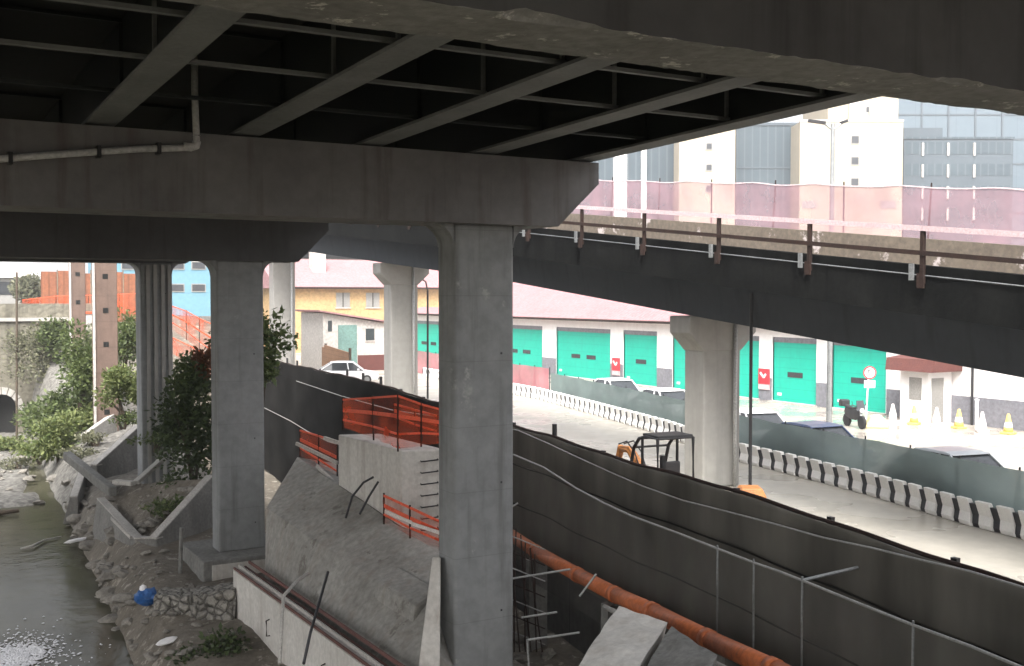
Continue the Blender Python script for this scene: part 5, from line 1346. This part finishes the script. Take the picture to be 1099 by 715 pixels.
B("bush", "red brown dry shrub beside the left pier under the orange net", "bush", P(221, 385, D=40), (.5, .5, .7), 420, .2, M['leaf_dry'], "bushes on the river bank", seed=9)
B("leggy_tree", "leggy small tree growing behind the left pier, its sprays sticking out to the right", "tree", P(272, 362, D=38.2), (1.5, .9, 1.25), 1500, .25, M['leaf_mid'], None, seed=10, clumps=22, root=P(258, 560, D=38.4))
B("bush", "small bush against the dark hoarding just right of the left pier", "bush", P(286, 392, D=37.6), (.6, .6, .6), 420, .22, M['leaf_mid'], "bushes on the river bank", seed=11, root=P(262, 560, D=38.0))
B("bush", "tangled green bush at the foot of the old bridge wall", "bush", P(45, 452, D=66), (1.7, 1.5, 1.5), 1800, .26, M['leaf_mid'], "bushes on the river bank", seed=21)
B("bush", "olive bush under the small cabinet, left of the brown piers", "bush", P(100, 372, D=66), (1.6, 1.4, 1.6), 1800, .27, M['leaf_grey'], "bushes on the river bank", seed=22)
B("bush", "yellow green scrub between the gravel bar and the channel walls", "bush", P(92, 448, D=56), (1.4, 1.3, .9), 1500, .24, M['leaf_bright'], "bushes on the river bank", seed=23)
B("bush", "small pale scrub low at the edge of the gravel bar", "bush", P(42, 484, D=56), (1.3, 1.2, .5), 1100, .22, M['leaf_bright'], "bushes on the river bank", seed=24)
for k_, (px, py, d_, lab) in enumerate(((104, 470, 52, "low weeds on the slope under the brown pier"), (132, 448, 51, "weeds at the foot of the bright bush between the piers"), (84, 492, 50, "weeds above the end of the broken beam"), (168, 470, 43, "weeds at the foot of the ribbed grey pier"), (20, 498, 55, "thin weeds on the gravel bar"), (188, 545, 36, "weeds by the left pier inside the channel"))):
    q = P(px, py, D=d_)
    B("weed_clump", lab, "weeds", (q.x, q.y, max(q.z, ground_z(q.x, q.y) + .15)), (1.0, .9, .35), 420, .17, M['leaf_mid'] if k_ % 2 else M['leaf_grey'], None, seed=40 + k_)
B("hanging_plant", "pale grey green creeper hanging over the old bridge wall", "creeper", P(42, 358, D=68), (2.0, .8, 1.3), 2600, .24, M['leaf_grey'], None, droop=2.6, seed=12, stem=True, zb=P(40, 345, D=68).z)
B("hanging_plant", "olive creeper spilling under the orange net near the small cabinet", "creeper", P(74, 352, D=67.5), (2.0, .8, .9), 2400, .25, M['leaf_mid'], None, droop=1.0, seed=13, zb=P(70, 345, D=67.5).z)
B("weed_clump", "low weeds at the water's edge under the old bridge arch", "weeds", P(22, 480, D=62), (2.2, 1.6, .7), 1800, .24, M['leaf_bright'], None, seed=14)
B("weed_clump", "dark weeds at the bottom of the masonry wall", "weeds", P(228, 703, D=24.8), (1.0, .9, .5), 1800, .16, M['leaf_dark'], None, seed=15)
B("weed_clump", "sparse weeds on the rubble inside the nearest broken channel", "weeds", P(185, 520, D=38), (.6, .8, .3), 260, .16, M['leaf_dark'], None, seed=16)
def tree(label, c, rad, n, leaf, mat, seed, zg):
    c = Vector(c)
    t = B("tree", label, "tree", c, rad, n, leaf, mat, "trees behind the yellow house", seed=seed, clumps=22, stem=False, zb=zg)
    b = Vector((c.x, c.y, zg))
    MB().tube([b, b.lerp(c, .5) + Vector((.2, .1, 0)), c], [.35, .25, .1], 8).build("trunk", M['bark'], t)
    for k in range(4):
        a = R(90 * k + 20); MB().tube([b.lerp(c, .55), b.lerp(c, .8) + Vector((math.cos(a) * rad[0] * .4, math.sin(a) * rad[1] * .4, .6)), c + Vector((math.cos(a) * rad[0] * .6, math.sin(a) * rad[1] * .6, rad[2] * .2))], [.16, .1, .04], 6).build("limb", M['bark'], t)
tree("pale green tree showing above the dark roof at the left of the gap", P(343, 262, D=150), (5, 5, 4), 3500, .6, M['leaf_bright'], 31, GZ)
tree("green tree above the dark roof, right of the pale one", P(392, 258, D=160), (5, 5, 4), 3500, .6, M['leaf_mid'], 32, GZ)
tree("small grey green tree at the left end of the brown sheet fence", P(32, 312, D=88), (1.4, 1.4, 1.3), 1300, .4, M['leaf_grey'], 33, -1.9)

# ------------------------------------------------------------------ light and sky
SUN_EL, SUN_AZ = R(52), R(215)      # azimuth clockwise from +Y
w = bpy.data.worlds.new("World"); S.world = w; w.use_nodes = True
N = w.node_tree.nodes; L = w.node_tree.links
sky = N.new("ShaderNodeTexSky"); sky.sky_type = 'NISHITA'; sky.sun_disc = False
sky.sun_elevation = SUN_EL; sky.sun_rotation = SUN_AZ
sky.air_density = 1.0; sky.dust_density = 6.0; sky.ozone_density = 0.6
hs = N.new("ShaderNodeHueSaturation"); hs.inputs["Saturation"].default_value = .25; hs.inputs["Value"].default_value = 1.0
L.new(sky.outputs[0], hs.inputs["Color"]); L.new(hs.outputs[0], N["Background"].inputs["Color"])
N["Background"].inputs["Strength"].default_value = .15
sd_ = bpy.data.lights.new("sun", 'SUN'); sd_.energy = 1.2; sd_.angle = R(25); sd_.color = (1, .985, .96)
so = bpy.data.objects.new("sun", sd_); COL.objects.link(so)
d = Vector((math.sin(SUN_AZ) * math.cos(SUN_EL), math.cos(SUN_AZ) * math.cos(SUN_EL), math.sin(SUN_EL)))
so.rotation_euler = d.to_track_quat('Z', 'Y').to_euler(); so.location = d * 60

# ------------------------------------------------------------------ damp air
hm = bpy.data.materials.new("damp_air"); hm.use_nodes = True
N = hm.node_tree.nodes; N.remove(N["Principled BSDF"])
pv = N.new("ShaderNodeVolumePrincipled"); pv.inputs["Color"].default_value = (.93, .92, .93, 1); pv.inputs["Density"].default_value = .0015; pv.inputs["Anisotropy"].default_value = .2
hm.node_tree.links.new(pv.outputs[0], N["Material Output"].inputs["Volume"])
hz_o = MB().box(-950, 950, -950, 1600, -12, 62).build("haze", hm, kind='stuff')
hz_o['label'] = "thin damp air over the whole place"; hz_o['category'] = "haze"

vs_ = S.view_settings
vs_.view_transform = 'Standard'; vs_.look = 'None'; vs_.gamma = 1.0; vs_.use_curve_mapping = False
vs_.exposure = 2.0
S.render.engine = 'CYCLES'
S.cycles.use_denoising = True
S.cycles.max_bounces = 10; S.cycles.diffuse_bounces = 5; S.cycles.glossy_bounces = 4; S.cycles.transparent_max_bounces = 16
S.cycles.caustics_reflective = False; S.cycles.caustics_refractive = False
S.cycles.sample_clamp_indirect = 6
